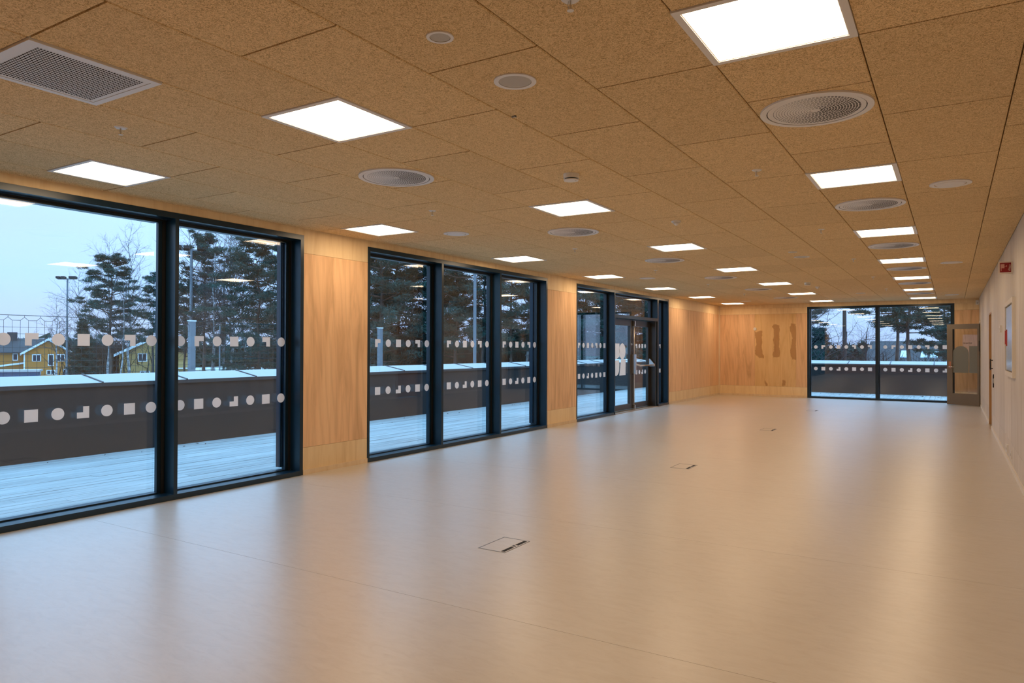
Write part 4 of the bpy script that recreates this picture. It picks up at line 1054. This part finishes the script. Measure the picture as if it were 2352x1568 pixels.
# ------------------------------------------------------------------ poles, masts, net
def mast(name, label, x, y, h, r, mt='galv', head=None, rot=0.0):
    t = thing(name, label, 'pole' if head is None else 'floodlight', (x, y, G), rot)
    MB().cyl((0, 0, 0), r, h, 12, r * .75).build('pole', M[mt], t, False)
    if head == 'double':
        MB().box(-1.15, 1.15, -.06, .06, h - .08, h + .04).build('cross_arm', M['galv'], t)
        for s in (-1, -.35, .7, 1.1):
            MB().prism([(-.22, -.05), (.22, -.18), (.22, .12), (-.22, .2)], s - .24, s + .24, 'x').build('lamp_head', M['black_plastic'], t).location = (0, -.25, h + .1)
    if head == 'single':
        MB().box(-1.6, 1.0, -.05, .05, h - .05, h + .05).build('cross_arm', M['galv'], t)
        for s in (.6, 1.25): MB().prism([(-.3, -.1), (.3, -.28), (.3, .15), (-.3, .28)], s - .28, s + .28, 'x').build('lamp_head', M['black_plastic'], t).location = (0, -.2, h - .05)
    return t
mast('floodlight_mast', 'lone floodlight mast with a row of lamps beside the ochre gable', -88.97, 46.94, 13.6, .13, head='double', rot=0.5)
mast('tall_mast', 'pale floodlight mast rising close behind the net post', -48.4, 36.77, 13.2, .15, head='double', rot=0.9)
mast('floodlight_mast', 'floodlight mast with a side-hung lamp pair inside the grove', -54.74, 44.59, 13.45, .12, head='single', rot=0.6)
mast('tall_mast', 'tall pale mast seen in the centre of the three-pane window', -13.27, 27.95, 14.0, .085)
t = mast('loudspeaker_pole', 'thin pole carrying a dark box in the grove', -28.89, 25.39, 6.2, .045)
MB().box(-.26, .26, -.2, .2, 5.15, 5.75).build('speaker_box', M['black_plastic'], t)
mast('dark_pole', 'thick dark wooden pole in the end window', 0.55, 47.2, 7.35, .14, 'wood_pole')
mast('dark_pole', 'thinner leaning wooden pole beside the thick one in the end window', 0.18, 48.6, 6.1, .075, 'wood_pole').rotation_euler = (0.0, 0.05, 0.0)
NX = -19.0
sn = thing('ball_net', 'tall dark ball net with scalloped top cord beyond the terrace', 'net', (NX, 0, 0))
sgn = []; c0, c1, cell, zt_, r_ = 7.0, 27.6, 0.235, 2.40, .006
ny = int((c1 - c0) / cell)
for k in range(ny + 1):
    y = c0 + cell * k; zt2 = zt_ - .16
    sgn.append([0, y, -0.6, 0, y + .02 * math.sin(k * 1.7), 1.0, r_, r_]); sgn.append([0, y + .02 * math.sin(k * 1.7), 1.0, 0, y, zt2, r_, r_])
    if k < ny:
        if k % 2 == 0: sgn.append([0, y, zt2, 0, y + cell, zt2, r_ * 1.3, r_ * 1.3])
        else: sgn += [[0, y, zt2, 0, y + cell / 2, zt_ - .06, r_ * 1.3, r_ * 1.3], [0, y + cell / 2, zt_ - .06, 0, y + cell, zt2, r_ * 1.3, r_ * 1.3], [0, y + cell / 2, zt_ - .06, 0, y + cell / 2, zt_, r_ * 1.3, r_]]
for j in range(13): sgn.append([0, c0, zt_ - .16 - .215 * (j + 1), 0, c1, zt_ - .16 - .215 * (j + 1) + .01 * math.sin(j * 2.2), r_, r_])
put('netting', segs_mesh('netting', sgn), M['net'], sn)
MB().tube([(0, c0, zt_), (0, c1, zt_)], .010, 5).build('top_cable', M['net'], sn)
for y, l_ in ((16.97, 'stout galvanised net post before the tall floodlight pole'), (27.65, 'stout galvanised net post with a capped top in the three-pane window')):
    t = thing('net_post', l_, 'post', (NX, y, G), group=None)
    MB().box(-.10, .10, -.10, .10, 0, 6.0).build('post_shaft', M['galv'], t); MB().box(-.12, .12, -.12, .12, 6.0, 6.05).build('post_cap', M['housewhite'], t)
    for z in (3.5, 4.2, 4.9): MB().box(-.11, .11, -.11, .11, z, z + .035).build('post_clamp', M['galv'], t)
